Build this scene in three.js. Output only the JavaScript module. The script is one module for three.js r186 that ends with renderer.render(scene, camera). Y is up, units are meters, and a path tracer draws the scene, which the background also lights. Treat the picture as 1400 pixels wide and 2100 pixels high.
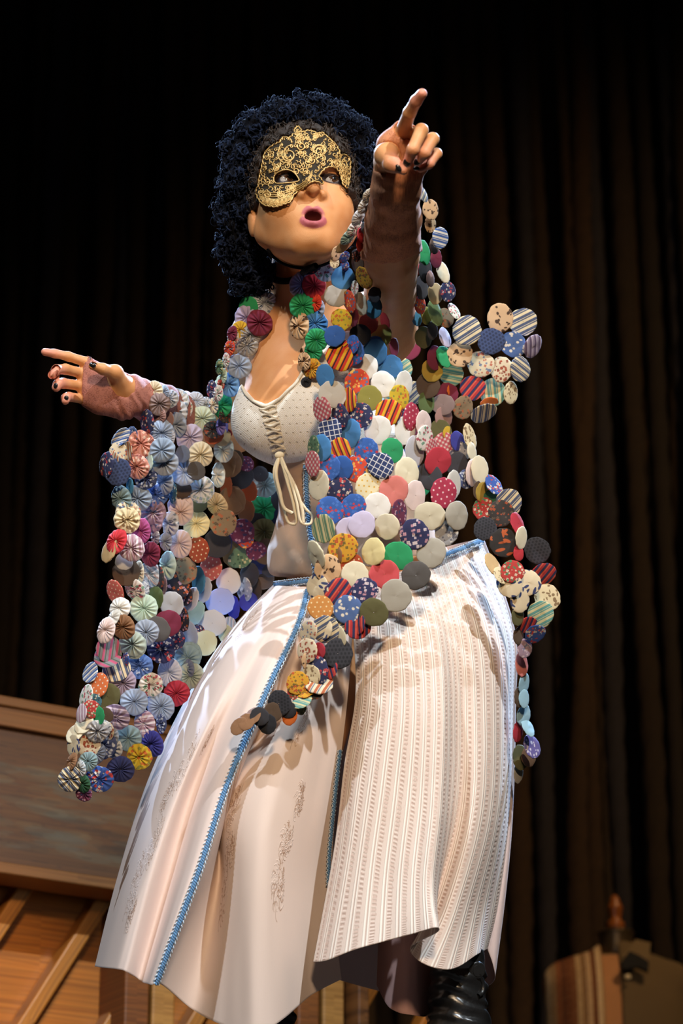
import * as THREE from 'three';
import { mergeGeometries } from 'three/addons/utils/BufferGeometryUtils.js';
import { RoundedBoxGeometry } from 'three/addons/geometries/RoundedBoxGeometry.js';
import { ImprovedNoise } from 'three/addons/math/ImprovedNoise.js';

// ---------------------------------------------------------------- camera, sky, lights, exposure
const scene = new THREE.Scene();
scene.background = new THREE.Color(0x000000);                      // a dark theatre: no sky
const PITCH = THREE.MathUtils.degToRad(22), FOCAL = 6050, D0 = 5.5; // a seat below the stage, long lens, looking up
const EYE = new THREE.Vector3(0, -0.95, 0);
const camera = new THREE.PerspectiveCamera(2 * THREE.MathUtils.radToDeg(Math.atan(1050 / FOCAL)), 1400 / 2100, 0.1, 60);
camera.position.copy(EYE);
camera.rotation.x = PITCH;
camera.focus = 5.2;
camera.userData.fStop = 4.6;
scene.add(camera);
const renderer = new THREE.WebGLRenderer({ antialias: true });
renderer.toneMapping = THREE.LinearToneMapping;
renderer.toneMappingExposure = 1.0;
renderer.shadowMap.enabled = true;

// stage lamps: [position, aim, colour, candela, beam half angle, lens radius, penumbra]
const LAMPS = [
  { at: [3.6, 7.1, 1.4], aim: [-0.02, 1.0, -5.1], color: [0.84, 0.93, 1.0], power: 305, angle: 0.14, lens: 0.075, soft: 0.35, label: 'black stage spotlight hung high at the right of the auditorium' },
  { at: [-3.6, 6.8, 1.4], aim: [-0.05, 1.0, -5.1], color: [0.72, 0.87, 1.0], power: 165, angle: 0.14, lens: 0.08, soft: 0.35, label: 'black stage spotlight hung high at the left of the auditorium' },
  { at: [0.7, 3.0, 4.8], aim: [0, 0.95, -5.1], color: [1.0, 0.72, 0.46], power: 235, angle: 0.118, lens: 0.55, soft: 0.4, label: 'black stage spotlight with a wide warm lens above the stalls' },
  { at: [-1.9, 5.6, -8.4], aim: [0.0, 1.62, -5.1], color: [0.45, 0.66, 1.0], power: 480, angle: 0.16, lens: 0.08, soft: 0.4, label: 'black stage spotlight with a blue gel hung upstage left of the person' },
  { at: [2.2, 5.6, -8.4], aim: [0.05, 1.55, -5.1], color: [0.45, 0.66, 1.0], power: 420, angle: 0.2, lens: 0.08, soft: 0.4, label: 'black stage spotlight with a blue gel hung upstage right of the person' },
  { at: [3.3, 6.2, -5.2], aim: [1.45, 1.8, -10.0], color: [1.0, 0.62, 0.3], power: 56, angle: 0.56, lens: 0.15, soft: 1.0, label: 'black stage spotlight with an amber gel washing the rope curtain' },
];
for (const L of LAMPS) {
  const s = new THREE.SpotLight(new THREE.Color().setRGB(...L.color), L.power, 0, L.angle, L.soft, 2);
  s.position.set(...L.at); s.target.position.set(...L.aim);
  s.castShadow = true; s.shadow.radius = L.lens / 0.02; s.shadow.mapSize.set(2048, 2048); s.shadow.bias = -0.0004;
  s.name = 'spot_beam';
  scene.add(s, s.target); s.target.updateMatrixWorld();
}

// ---------------------------------------------------------------- helpers
const V = (x, y, z) => new THREE.Vector3(x, y, z);
const CX = V(1, 0, 0), CY = V(0, Math.cos(PITCH), Math.sin(PITCH)), CZ = V(0, -Math.sin(PITCH), Math.cos(PITCH));
// a sighted pixel at z metres in front of the reference distance -> a place on the stage
function W(px, py, z) {
  const d = D0 - z;
  return EYE.clone().addScaledVector(CX, ((px - 700) / FOCAL) * d).addScaledVector(CY, ((1050 - py) / FOCAL) * d).addScaledVector(CZ, -d);
}
const S = (z) => FOCAL / (D0 - z);                                   // pixels per metre there
function sight(p) {                                                  // the inverse: [px, py, z]
  const q = p.clone().sub(EYE), d = -q.dot(CZ);
  return [700 + (q.dot(CX) / d) * FOCAL, 1050 - (q.dot(CY) / d) * FOCAL, D0 - d];
}
let seed = 20240;
function rnd() { seed = (seed + 0x6d2b79f5) | 0; let t = Math.imul(seed ^ (seed >>> 15), 1 | seed); t = (t + Math.imul(t ^ (t >>> 7), 61 | t)) ^ t; return ((t ^ (t >>> 14)) >>> 0) / 4294967296; }
const rr = (a, b) => a + (b - a) * rnd();
const noise3 = new ImprovedNoise();
const nz = (x, y, z) => noise3.noise(x, y, z);
const clamp = THREE.MathUtils.clamp, lerp = THREE.MathUtils.lerp, sstep = THREE.MathUtils.smoothstep;
const taken = {};
function numbered(n) { const k = taken[n] = (taken[n] ?? -1) + 1; return k ? `${n}_${String(k).padStart(3, '0')}` : n; }
function shade(o) { o.castShadow = true; o.receiveShadow = true; return o; }
function part(name, geometry, material, parent, label) {
  const m = shade(new THREE.Mesh(geometry, material)); m.name = numbered(name);
  if (label) m.userData.label = label;
  parent.add(m); return m;
}
function thing(name, label, category, at, group) {
  const o = new THREE.Group(); o.name = numbered(name); o.position.copy(at); o.userData = { label, category };
  if (group) o.userData.group = group;
  scene.add(o); return o;
}
function structure(name, geometry, material) {
  const m = shade(new THREE.Mesh(geometry, material)); m.name = name; m.userData.kind = 'structure'; scene.add(m); return m;
}
const std = (o) => new THREE.MeshStandardMaterial({ roughness: 0.85, ...o });
const phys = (o) => new THREE.MeshPhysicalMaterial({ roughness: 0.85, ...o });

// naive surface nets: field < 0 is inside
function nets(field, lo, hi, cell, skip) {
  const nx = Math.ceil((hi.x - lo.x) / cell) + 1, ny = Math.ceil((hi.y - lo.y) / cell) + 1, nzz = Math.ceil((hi.z - lo.z) / cell) + 1;
  const F = new Float32Array(nx * ny * nzz), p = V(0, 0, 0), id = (i, j, k) => (k * ny + j) * nx + i;
  for (let k = 0; k < nzz; k++) for (let j = 0; j < ny; j++) for (let i = 0; i < nx; i++) {
    p.set(lo.x + i * cell, lo.y + j * cell, lo.z + k * cell); F[id(i, j, k)] = field(p);
  }
  const at = new Int32Array(nx * ny * nzz).fill(-1), pos = [], index = [];
  const C = [[0, 0, 0], [1, 0, 0], [0, 1, 0], [1, 1, 0], [0, 0, 1], [1, 0, 1], [0, 1, 1], [1, 1, 1]];
  const E = [[0, 1], [2, 3], [4, 5], [6, 7], [0, 2], [1, 3], [4, 6], [5, 7], [0, 4], [1, 5], [2, 6], [3, 7]];
  for (let k = 0; k < nzz - 1; k++) for (let j = 0; j < ny - 1; j++) for (let i = 0; i < nx - 1; i++) {
    const f = C.map((c) => F[id(i + c[0], j + c[1], k + c[2])]);
    let inside = 0; for (const v of f) if (v < 0) inside++;
    if (!inside || inside === 8) continue;
    let x = 0, y = 0, z = 0, n = 0;
    for (const [a, b] of E) if ((f[a] < 0) !== (f[b] < 0)) {
      const t = f[a] / (f[a] - f[b]); n++;
      x += C[a][0] + (C[b][0] - C[a][0]) * t; y += C[a][1] + (C[b][1] - C[a][1]) * t; z += C[a][2] + (C[b][2] - C[a][2]) * t;
    }
    const q = V(lo.x + (i + x / n) * cell, lo.y + (j + y / n) * cell, lo.z + (k + z / n) * cell);
    if (skip && skip(q)) continue;
    at[id(i, j, k)] = pos.length / 3; pos.push(q.x, q.y, q.z);
  }
  const quad = (a, b, c, d, flip) => { if (a < 0 || b < 0 || c < 0 || d < 0) return; if (flip) index.push(a, c, b, a, d, c); else index.push(a, b, c, a, c, d); };
  for (let k = 1; k < nzz - 1; k++) for (let j = 1; j < ny - 1; j++) for (let i = 1; i < nx - 1; i++) {
    const f0 = F[id(i, j, k)] < 0;
    if (f0 !== F[id(i + 1, j, k)] < 0) quad(at[id(i, j - 1, k - 1)], at[id(i, j, k - 1)], at[id(i, j, k)], at[id(i, j - 1, k)], !f0);
    if (f0 !== F[id(i, j + 1, k)] < 0) quad(at[id(i - 1, j, k - 1)], at[id(i - 1, j, k)], at[id(i, j, k)], at[id(i, j, k - 1)], !f0);
    if (f0 !== F[id(i, j, k + 1)] < 0) quad(at[id(i - 1, j - 1, k)], at[id(i, j - 1, k)], at[id(i, j, k)], at[id(i - 1, j, k)], !f0);
  }
  const g = new THREE.BufferGeometry();
  g.setAttribute('position', new THREE.Float32BufferAttribute(pos, 3)); g.setIndex(index); g.computeVertexNormals();
  return g;
}
function colourBy(g, fn) {
  const p = g.attributes.position, c = new Float32Array(p.count * 3), v = V(0, 0, 0);
  for (let i = 0; i < p.count; i++) { v.fromBufferAttribute(p, i); const k = fn(v, i); c[i * 3] = k[0]; c[i * 3 + 1] = k[1]; c[i * 3 + 2] = k[2]; }
  g.setAttribute('color', new THREE.BufferAttribute(c, 3)); return g;
}
function uvBy(g, fn) {
  const p = g.attributes.position, c = new Float32Array(p.count * 2), v = V(0, 0, 0);
  for (let i = 0; i < p.count; i++) { v.fromBufferAttribute(p, i); const k = fn(v); c[i * 2] = k[0]; c[i * 2 + 1] = k[1]; }
  g.setAttribute('uv', new THREE.BufferAttribute(c, 2)); return g;
}
const smin = (a, b, k) => { const h = Math.max(k - Math.abs(a - b), 0) / k; return Math.min(a, b) - h * h * k * 0.25; };
const smax = (a, b, k) => -smin(-a, -b, k);
function capDist(p, a, b, ra, rb) {
  const bx = b.x - a.x, by = b.y - a.y, bz = b.z - a.z, px = p.x - a.x, py = p.y - a.y, pz = p.z - a.z;
  const t = clamp((px * bx + py * by + pz * bz) / (bx * bx + by * by + bz * bz + 1e-12), 0, 1);
  return Math.hypot(px - bx * t, py - by * t, pz - bz * t) - (ra + (rb - ra) * t);
}
function ellDist(x, y, z, a, b, c) {
  const k0 = Math.hypot(x / a, y / b, z / c), k1 = Math.hypot(x / (a * a), y / (b * b), z / (c * c));
  return k1 < 1e-9 ? -Math.min(a, b, c) : (k0 * (k0 - 1)) / k1;
}
// a bone between two sighted joints [px, py, z, radius in px]
const bone = (A, B) => { const a = W(A[0], A[1], A[2]), b = W(B[0], B[1], B[2]), ra = A[3] / S(A[2]), rb = B[3] / S(B[2]); return { a, b, ra, rb }; };
const bones = (...J) => J.slice(1).map((j, i) => bone(J[i], j));
function unite(list, p, k) { let d = 1e3; for (const c of list) { const e = capDist(p, c.a, c.b, c.ra, c.rb); d = d > 900 ? e : smin(d, e, k); } return d; }

// Catmull-Rom sheet through rows of control points; returns a grid of points
function crom(a, b, c, d, t) { return 0.5 * (2 * b + (c - a) * t + (2 * a - 5 * b + 4 * c - d) * t * t + (3 * b - a - 3 * c + d) * t * t * t); }
function along(list, t) {
  const n = list.length - 1, x = clamp(t, 0, 1) * n, i = Math.min(Math.floor(x), n - 1), f = x - i, g = (k) => list[clamp(k, 0, n)];
  return g(i).map((_, c) => crom(g(i - 1)[c], g(i)[c], g(i + 1)[c], g(i + 2)[c], f));
}
function sheet(columns, nu, nv, thick, ripple, closed) {               // columns: lists of [px, py, z]
  const pos = [], uv = [], index = [], cols = [];
  for (let j = 0; j <= nv; j++) {
    const row = columns.map((c) => along(c, j / nv));
    for (let i = 0; i <= nu; i++) {
      const q = along(row, i / nu), p = W(q[0], q[1], q[2]);
      if (ripple) p.addScaledVector(CZ, ripple(i / nu, j / nv));
      cols.push(p); uv.push(i / nu, 1 - j / nv);
    }
  }
  const n = cols.length, at = (i, j) => j * (nu + 1) + i;
  const nrm = cols.map((p, k) => {
    const i = k % (nu + 1), j = Math.floor(k / (nu + 1));
    const du = cols[at(Math.min(i + 1, nu), j)].clone().sub(cols[at(Math.max(i - 1, 0), j)]), dv = cols[at(i, Math.min(j + 1, nv))].clone().sub(cols[at(i, Math.max(j - 1, 0))]);
    return dv.cross(du).normalize();
  });
  cols.forEach((p) => pos.push(p.x, p.y, p.z));
  cols.forEach((p, k) => { const q = p.clone().addScaledVector(nrm[k], -thick); pos.push(q.x, q.y, q.z); });
  for (let k = 0; k < n; k++) uv.push(uv[k * 2], uv[k * 2 + 1]);
  for (let j = 0; j < nv; j++) for (let i = 0; i < nu; i++) {
    const a = at(i, j), b = at(i + 1, j), c = at(i + 1, j + 1), d = at(i, j + 1);
    index.push(a, d, c, a, c, b, n + a, n + c, n + d, n + a, n + b, n + c);
  }
  const edge = (a, b) => index.push(a, b, n + b, a, n + b, n + a);
  for (let i = 0; i < nu; i++) { edge(at(i, 0), at(i + 1, 0)); edge(at(i + 1, nv), at(i, nv)); }
  for (let j = 0; j < nv; j++) { edge(at(0, j + 1), at(0, j)); edge(at(nu, j), at(nu, j + 1)); }
  const g = new THREE.BufferGeometry();
  g.setAttribute('position', new THREE.Float32BufferAttribute(pos, 3)); g.setAttribute('uv', new THREE.Float32BufferAttribute(uv, 2)); g.setIndex(index); g.computeVertexNormals();
  g.userData.grid = { cols, nrm, nu, nv };
  return g;
}
function tube(points, r, seg = 40, rad = 6, closed = false) { return new THREE.TubeGeometry(new THREE.CatmullRomCurve3(points, closed), seg, r, rad, closed); }
function place(g, x, y, z, rx = 0, ry = 0, rz = 0) { return g.applyMatrix4(new THREE.Matrix4().compose(V(x, y, z), new THREE.Quaternion().setFromEuler(new THREE.Euler(rx, ry, rz)), V(1, 1, 1))); }
function canvas(w, h, draw, srgb = true, rx = 1, ry = 1) {
  const c = document.createElement('canvas'); c.width = w; c.height = h; draw(c.getContext('2d'), w, h);
  const t = new THREE.CanvasTexture(c); if (srgb) t.colorSpace = THREE.SRGBColorSpace; t.wrapS = t.wrapT = THREE.RepeatWrapping; t.repeat.set(rx, ry); return t;
}
const WEAVE = canvas(128, 128, (c, w, h) => {
  const im = c.createImageData(w, h);
  for (let y = 0; y < h; y++) for (let x = 0; x < w; x++) { const v = 128 + 50 * Math.sin(x * Math.PI / 2) * Math.cos(y * Math.PI / 2) + 60 * (rnd() - 0.5), o = (y * w + x) * 4; im.data[o] = im.data[o + 1] = im.data[o + 2] = v; im.data[o + 3] = 255; }
  c.putImageData(im, 0, 0);
}, false);
const weave = (x, y) => { const t = WEAVE.clone(); t.repeat.set(x, y); return t; };
const lin = (hex) => { const c = new THREE.Color(hex); return [c.r, c.g, c.b]; };
// ---------------------------------------------------------------- the person: one continuous body
const HEAD_AT = W(621, 416, 0.30), HS = S(0.30) / 1.09;                       // the head is laid out in units of 1 / HS metres
const YAW = 0.157, TILT = 0.40;
const HF = V(0, 0, 0).addScaledVector(CX, Math.sin(YAW) * Math.cos(TILT)).addScaledVector(CY, Math.sin(TILT)).addScaledVector(CZ, Math.cos(TILT) * Math.cos(YAW));
const HA = V(0, 0, 0).addScaledVector(CX, Math.cos(YAW)).addScaledVector(CZ, -Math.sin(YAW));
const HB = HF.clone().cross(HA);
const headLocal = (p) => { const x = p.x - HEAD_AT.x, y = p.y - HEAD_AT.y, z = p.z - HEAD_AT.z; return [(x * HA.x + y * HA.y + z * HA.z) * HS, (x * HB.x + y * HB.y + z * HB.z) * HS, (x * HF.x + y * HF.y + z * HF.z) * HS]; };
const headPoint = (a, b, c) => HEAD_AT.clone().addScaledVector(HA, a / HS).addScaledVector(HB, b / HS).addScaledVector(HF, c / HS);
const cap3 = (a, b, c, A, B, ra, rb) => capDist({ x: a, y: b, z: c }, { x: A[0], y: A[1], z: A[2] }, { x: B[0], y: B[1], z: B[2] }, ra, rb);
const MB = -86;                                                      // height of the mouth
function lipRing(a, b, c) {
  const x = a / 1.3, y = (b - MB), l = Math.hypot(x, y) || 1e-6, s = y / l;
  const bow = s > 0 ? 3.6 * Math.exp(-((a / 6) ** 2)) - 1.5 * Math.exp(-(((Math.abs(a) - 11) / 6) ** 2)) : 0;           // cupid's bow
  return Math.hypot(l - 16 + bow, (c - 104 + 0.012 * a * a) * 0.8) - (4.9 + 3.1 * Math.max(0, -s) - 1.4 * Math.max(0, 1 - Math.abs(s) * 2.2));
}
const eyeSlit = (a, b) => { const x = (Math.abs(a) - 42) / 19, y = (b + 1 - 3 * (1 - x * x) * 0.4) / 8.2; return x * x + y * y; };
function headCore(a, b, c) {                                         // the head without small features, for the mask to lie on
  const m = Math.abs(a);
  let d = ellDist(a, b - 55, c + 15, 97, 98, 122);
  d = smin(d, ellDist(a, b + 28, c - 18, 90, 112, 90), 24);
  d = smin(d, cap3(m, b, c, [70, -66, 0], [20, -122, 66], 24, 22), 26);
  d = smin(d, ellDist(a, b + 118, c - 66, 36, 25, 34), 20);
  d = smin(d, ellDist(m - 44, b + 50, c - 58, 35, 36, 35), 24);
  d = smin(d, cap3(m, b, c, [14, 26, 98], [56, 24, 78], 6, 6), 14);
  d = smin(d, ellDist(a, b + 84, c - 68, 42, 36, 36), 28);
  d = smin(d, cap3(a, b, c, [0, 8, 99], [0, -30, 119], 7, 10.5), 12);
  return d;
}
function headField(p) {
  const [a, b, c] = headLocal(p), m = Math.abs(a);
  let d = headCore(a, b, c);
  if (d > 40) return d / HS;
  d = smax(d, -ellDist(m - 42, b - 1, c - 112, 24, 13, 17), 12);
  d = smin(d, Math.hypot(a, b + 35, c - 119) - 14, 8);
  d = smin(d, ellDist(m - 18, b + 43, c - 106, 10.5, 10, 13), 5);
  d = smax(d, -ellDist(m - 9.5, b + 50, c - 117, 6.6, 9, 8), 1.2);
  d = smin(d, Math.hypot(m - 42, b, c - 75) - 20, 3.5);
  if (c > 60) d = smax(d, -ellDist(m - 42, (b + 1) * 19 / 6.6, c - 101, 18, 18, 15), 1.6);
  d = smin(d, lipRing(a, b, c), 4.5);
  d = smax(d, -ellDist(a, b - MB, c - 112, 16, 12, 34), 3);
  d = smin(d, ellDist(m - 97, b + 30, c + 12, 8, 36, 20), 5);
  return d / HS;
}
const NECK = bones([622, 470, 0.2, 62], [618, 560, 0.205, 60], [622, 640, 0.18, 70]);
const ARM_R = bones([530, 700, 0.09, 56], [478, 884, 0.0, 46], [375, 852, 0.1, 44], [330, 834, 0.16, 42], [272, 812, 0.22, 35]);
const ARM_L = bones([790, 680, 0.14, 62], [800, 600, 0.28, 52], [803, 520, 0.42, 57], [806, 450, 0.54, 53], [812, 385, 0.645, 43]);
const TORSO = [
  bone([545, 690, 0.130, 60], [770, 670, 0.150, 66]), bone([640, 745, 0.150, 112], [715, 1000, 0.180, 112]), bone([715, 1000, 0.180, 112], [770, 1180, 0.180, 150]),
  bone([545, 868, 0.245, 62], [555, 875, 0.250, 62]), bone([665, 850, 0.260, 66], [668, 855, 0.260, 66]), bone([570, 690, 0.170, 50], [600, 800, 0.230, 80]),
];
const LEGS = [
  ...bones([840, 1230, 0.16, 110], [940, 1640, 0.22, 70], [938, 1960, 0.29, 42], [938, 2200, 0.36, 38]),
  ...bones([690, 1230, 0.16, 110], [600, 1600, 0.3, 80], [548, 1960, 0.16, 44], [552, 2190, 0.13, 38]),
];
const BEND = [bone([938, 2200, 0.36, 36], [930, 2215, 0.5, 32]), bone([552, 2190, 0.13, 36], [540, 2205, 0.25, 32])];
// image-left hand, palm towards us, index finger held out, the others curling
const PALM_R = [
  ...bones([272, 806, 0.220, 30], [258, 802, 0.240, 29], [200, 772, 0.260, 21], [178, 744, 0.265, 11]), ...bones([256, 825, 0.240, 25], [190, 800, 0.260, 19], [168, 768, 0.265, 12]),
  ...bones([256, 830, 0.240, 24], [205, 822, 0.260, 17], [167, 793, 0.265, 12]), ...bones([250, 836, 0.240, 19], [205, 828, 0.260, 14], [171, 818, 0.265, 11]), bone([222, 800, 0.255, 24], [200, 800, 0.260, 20]),
];
const THUMB_R = bones([252, 792, 0.260, 21], [236, 764, 0.290, 15], [211, 757, 0.310, 10.5], [190, 750, 0.320, 8.8]);
const FINGERS_R = [
  bones([178, 743, 0.265, 10.5], [140, 731, 0.275, 9.6], [112, 725, 0.280, 8.9], [92, 722, 0.280, 8]),
  bones([166, 765, 0.265, 10.5], [134, 757, 0.295, 10.8], [116, 758, 0.320, 10], [107, 769, 0.330, 9.2]),
  bones([165, 791, 0.265, 10.5], [129, 786, 0.295, 10.6], [119, 788, 0.320, 10], [115, 795, 0.325, 9]),
  bones([169, 818, 0.265, 9.8], [141, 814, 0.295, 9.8], [135, 816, 0.315, 9.2], [134, 822, 0.320, 8.4]),
];
// image-right hand, index finger pointing up and out, the others folded on the thumb
const PALM_L = [
  bone([812, 385, 0.645, 42], [815, 350, 0.68, 40]), ...bones([800, 345, 0.68, 28], [805, 300, 0.70, 26], [825, 268, 0.715, 18]), ...bones([815, 340, 0.68, 28], [848, 280, 0.70, 17]),
  ...bones([832, 345, 0.68, 26], [866, 292, 0.69, 15]), ...bones([845, 348, 0.68, 22], [876, 314, 0.68, 14]),
];
const THUMB_L = bones([792, 330, 0.69, 26], [792, 318, 0.735, 23], [803, 336, 0.775, 16], [827, 350, 0.785, 9]);
const FINGERS_L = [
  bones([826, 268, 0.72, 15.5], [839, 232, 0.775, 13.2], [853, 207, 0.8, 12.2], [865, 192, 0.815, 10.8]),
  bones([848, 278, 0.70, 14], [864, 267, 0.775, 13.6], [846, 307, 0.795, 12.4], [835, 334, 0.775, 9.8]),
  bones([866, 290, 0.69, 13], [887, 285, 0.755, 13], [870, 314, 0.775, 12], [856, 332, 0.76, 9.4]),
  bones([876, 312, 0.68, 11], [895, 315, 0.735, 11], [880, 336, 0.75, 10], [862, 346, 0.745, 8.4]),
];
const HAND_R_AT = W(180, 785, 0.26), HAND_L_AT = W(832, 285, 0.745), HEAD_BOX = headPoint(0, -5, 5);
const armsTorso = (p) => {
  let d = unite(TORSO, p, 0.07);
  d = smin(d, unite(NECK, p, 0.01), 0.06);
  d = smin(d, Math.min(unite(ARM_R, p, 0.008), unite(ARM_L, p, 0.008)), 0.045);
  return smin(d, unite(LEGS, p, 0.01), 0.05);
};
const handR = (p, digits = true) => {
  let d = unite(PALM_R, p, 0.012);
  if (!digits) return d;
  d = smin(d, unite(THUMB_R, p, 0.008), 0.012);
  for (const f of FINGERS_R) d = smin(d, unite(f, p, 0.004), 0.004);
  return d;
};
const handL = (p, digits = true) => {
  let d = unite(PALM_L, p, 0.014);
  if (!digits) return d;
  d = smin(d, unite(THUMB_L, p, 0.01), 0.01);
  for (const f of FINGERS_L) d = smin(d, unite(f, p, 0.004), 0.003);
  return d;
};
function bodyField(p) {
  let d = p.distanceTo(HEAD_AT) > 0.34 ? 1 : headField(p);
  const t = armsTorso(p); d = d > 0.3 ? t : smin(d, t, 0.022);
  if (p.distanceTo(HAND_R_AT) < 0.24) d = smin(d, handR(p), 0.015);
  if (p.distanceTo(HAND_L_AT) < 0.24) d = smin(d, handL(p), 0.015);
  d = smin(d, unite(BEND, p, 0.02), 0.02);
  return d;
}
const boxes = [
  { c: HEAD_BOX, h: V(0.135, 0.165, 0.15), cell: 0.0028 }, { c: HAND_R_AT, h: V(0.115, 0.09, 0.07), cell: 0.0023 }, { c: W(832, 285, 0.745), h: V(0.085, 0.13, 0.13), cell: 0.0023 },
];
const inBox = (p, b, m) => Math.abs(p.x - b.c.x) < b.h.x - m && Math.abs(p.y - b.c.y) < b.h.y - m && Math.abs(p.z - b.c.z) < b.h.z - m;
const FOOT = W(925, 2130, 0.38); FOOT.y = 0;
const bodyPieces = boxes.map((b) => nets(bodyField, b.c.clone().sub(b.h), b.c.clone().add(b.h), b.cell));
{
  const lo = V(-0.55, 0.0, -5.75), hi = V(0.35, 1.76, -4.1);
  bodyPieces.push(nets(bodyField, lo, hi, 0.0105, (q) => boxes.some((b) => inBox(q, b, 0.016))));
}
const SKIN = lin('#c58551'), SKIN_PALE = lin('#d29a6a'), LIP = lin('#a8585e'), MOUTH = lin('#5e2624'), EYE_MAKEUP = lin('#241a1c'), TIP = lin('#d88f76');
const mix3 = (a, b, t) => a.map((v, i) => v + (b[i] - v) * t);
function skinColour(v) {
  let col = mix3(SKIN, SKIN_PALE, 0.5 + 0.5 * nz(v.x * 60, v.y * 60, v.z * 60));
  if (v.distanceTo(HEAD_AT) < 0.17) {
    const [a, b, c] = headLocal(v);
    if (c > 70) {
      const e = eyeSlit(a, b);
      if (e < 2.6) col = mix3(EYE_MAKEUP, col, sstep(e, 1.5, 2.6));  // dark makeup around the eye opening
      const l = lipRing(a, b, c);
      const inside = (a / 17) ** 2 + ((b - MB) / 13.5) ** 2;
      if (l < 2.2 && Math.abs(b - MB) < 30) col = mix3(LIP, col, sstep(l, 0.8, 2.2));
      if (inside < 1 && c < 104) col = MOUTH;
    }
  } else {
    let t = 9;
    for (const f of [...FINGERS_R, ...FINGERS_L]) t = Math.min(t, v.distanceTo(f[2].b));
    col = mix3(TIP, col, sstep(t, 0.008, 0.05));
  }
  return col;
}
const bodyGeo = mergeGeometries(bodyPieces.map((g) => { colourBy(g, skinColour); return uvBy(g, (v) => [v.x * 12, v.y * 12]); }));
bodyGeo.translate(-FOOT.x, -FOOT.y, -FOOT.z);
const skinBump = canvas(256, 256, (c, w, h) => { const im = c.createImageData(w, h); for (let i = 0; i < w * h; i++) { const v = 128 + 90 * (rnd() - 0.5); im.data.set([v, v, v, 255], i * 4); } c.putImageData(im, 0, 0); }, false);
const M = {};
M.skin = phys({ vertexColors: true, roughness: 0.5, specularIntensity: 0.55, bumpMap: skinBump, bumpScale: 0.0004, sheen: 0.15, sheenColor: new THREE.Color(0.6, 0.35, 0.2), sheenRoughness: 0.6 });
const person = shade(new THREE.Mesh(bodyGeo, M.skin));
person.name = 'person'; person.position.copy(FOOT);
person.userData = { label: 'person in a gold lace mask and patchwork cape pointing one arm up and out', category: 'person' };
scene.add(person);
const PP = (g) => g.translate(-FOOT.x, -FOOT.y, -FOOT.z);             // world geometry into the person's frame
const wear = (name, g, m, parent = person, label) => part(name, PP(g), m, parent, label);

// eyes, nails
{
  for (const s of [-1, 1]) {
    const g = new THREE.SphereGeometry(17.2 / HS, 40, 32), at = headPoint(s * 42, 0, 78);
    const look = HF.clone().addScaledVector(HA, 0.28).addScaledVector(HB, 0.12).normalize();
    colourBy(g, (v) => { const k = v.clone().normalize().dot(look); return k > 0.965 ? [0.004, 0.004, 0.004] : k > 0.84 ? [0.06, 0.026, 0.012] : [0.42, 0.39, 0.37]; });
    g.translate(at.x, at.y, at.z);
    wear('eye', g, M.eye ??= phys({ vertexColors: true, roughness: 0.12, clearcoat: 1, clearcoatRoughness: 0.03 }));
  }
  M.nail = phys({ color: new THREE.Color(0.012, 0.012, 0.013), roughness: 0.22, clearcoat: 0.8, clearcoatRoughness: 0.1 });
  const nail = (px, py, z, w, h, roll, nx = 0, ny = 0) => {
    const g = new THREE.SphereGeometry(1, 16, 10); g.scale(w / S(z), h / S(z), 3 / S(z));
    const n = CZ.clone().addScaledVector(CX, nx).addScaledVector(CY, ny).normalize(), q = new THREE.Quaternion().setFromUnitVectors(V(0, 0, 1), n);
    g.rotateZ(roll); g.applyQuaternion(q); const p = W(px, py, z); g.translate(p.x, p.y, p.z); wear('fingernail', g, M.nail);
  };
  nail(190, 749, 0.3275, 7, 5, -0.2); nail(114, 791, 0.3325, 4.8, 6, -0.3, -0.3); nail(136, 816, 0.3255, 5, 5, 0, -0.2);
  nail(817, 345, 0.796, 5.2, 9, 0.55, -0.1, -0.2); nail(834, 333, 0.784, 8, 9, -0.5, 0, -0.35); nail(855, 332, 0.768, 7, 8, -0.7, 0, -0.35); nail(853, 345, 0.7515, 7, 4.6, 0, 0, -0.35);
}
// ---------------------------------------------------------------- clothes of the person
function onField(field, px, py, off, z0 = 0.95, z1 = -0.3) {            // the first place along a line of sight where a garment's or the body's surface lies
  let z = z0;
  for (let i = 0; i < 160 && z > z1; i++) { const d = field(W(px, py, z)) - off; if (d < 0.0004) return W(px, py, z); z -= Math.max(d * 0.8, 0.0008); }
  return W(px, py, z1);
}
const path2 = (list, x) => { if (x <= list[0][0]) return list[0][1]; for (let i = 1; i < list.length; i++) if (x <= list[i][0]) return lerp(list[i - 1][1], list[i][1], (x - list[i - 1][0]) / (list[i][0] - list[i - 1][0])); return list[list.length - 1][1]; };
const NECKLINE = [[470, 700], [484, 735], [497, 792], [522, 820], [546, 829], [572, 815], [606, 782], [634, 730], [652, 690], [800, 660]];
const UNDERBUST = [[470, 905], [492, 932], [522, 953], [560, 962], [610, 952], [660, 942], [860, 890]];
const CORSET_END = [[540, 1180], [650, 1190], [800, 1160], [1000, 1105]];
const torsoField = (p) => smin(unite(TORSO, p, 0.07), unite(NECK, p, 0.05), 0.06);
const CORSET = bones([690, 960, 0.13, 108], [690, 1010, 0.14, 112], [702, 1080, 0.15, 112], [695, 1142, 0.15, 140], [700, 1185, 0.15, 128]);
const bodiceField = (p) => {
  const [px, py] = sight(p), k = S(0.2);
  let d = unite(TORSO, p, 0.07) - 0.007;
  d = smin(d, unite(CORSET, p, 0.02) + 0.004, 0.02);
  return smax(smax(d, (path2(NECKLINE, px) - py) / k, 0.004), (py - path2(UNDERBUST, px)) / k, 0.02);
};
const corsetSolid = (p) => smin(unite(TORSO, p, 0.07) - 0.002, unite(CORSET, p, 0.03), 0.02);
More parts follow.
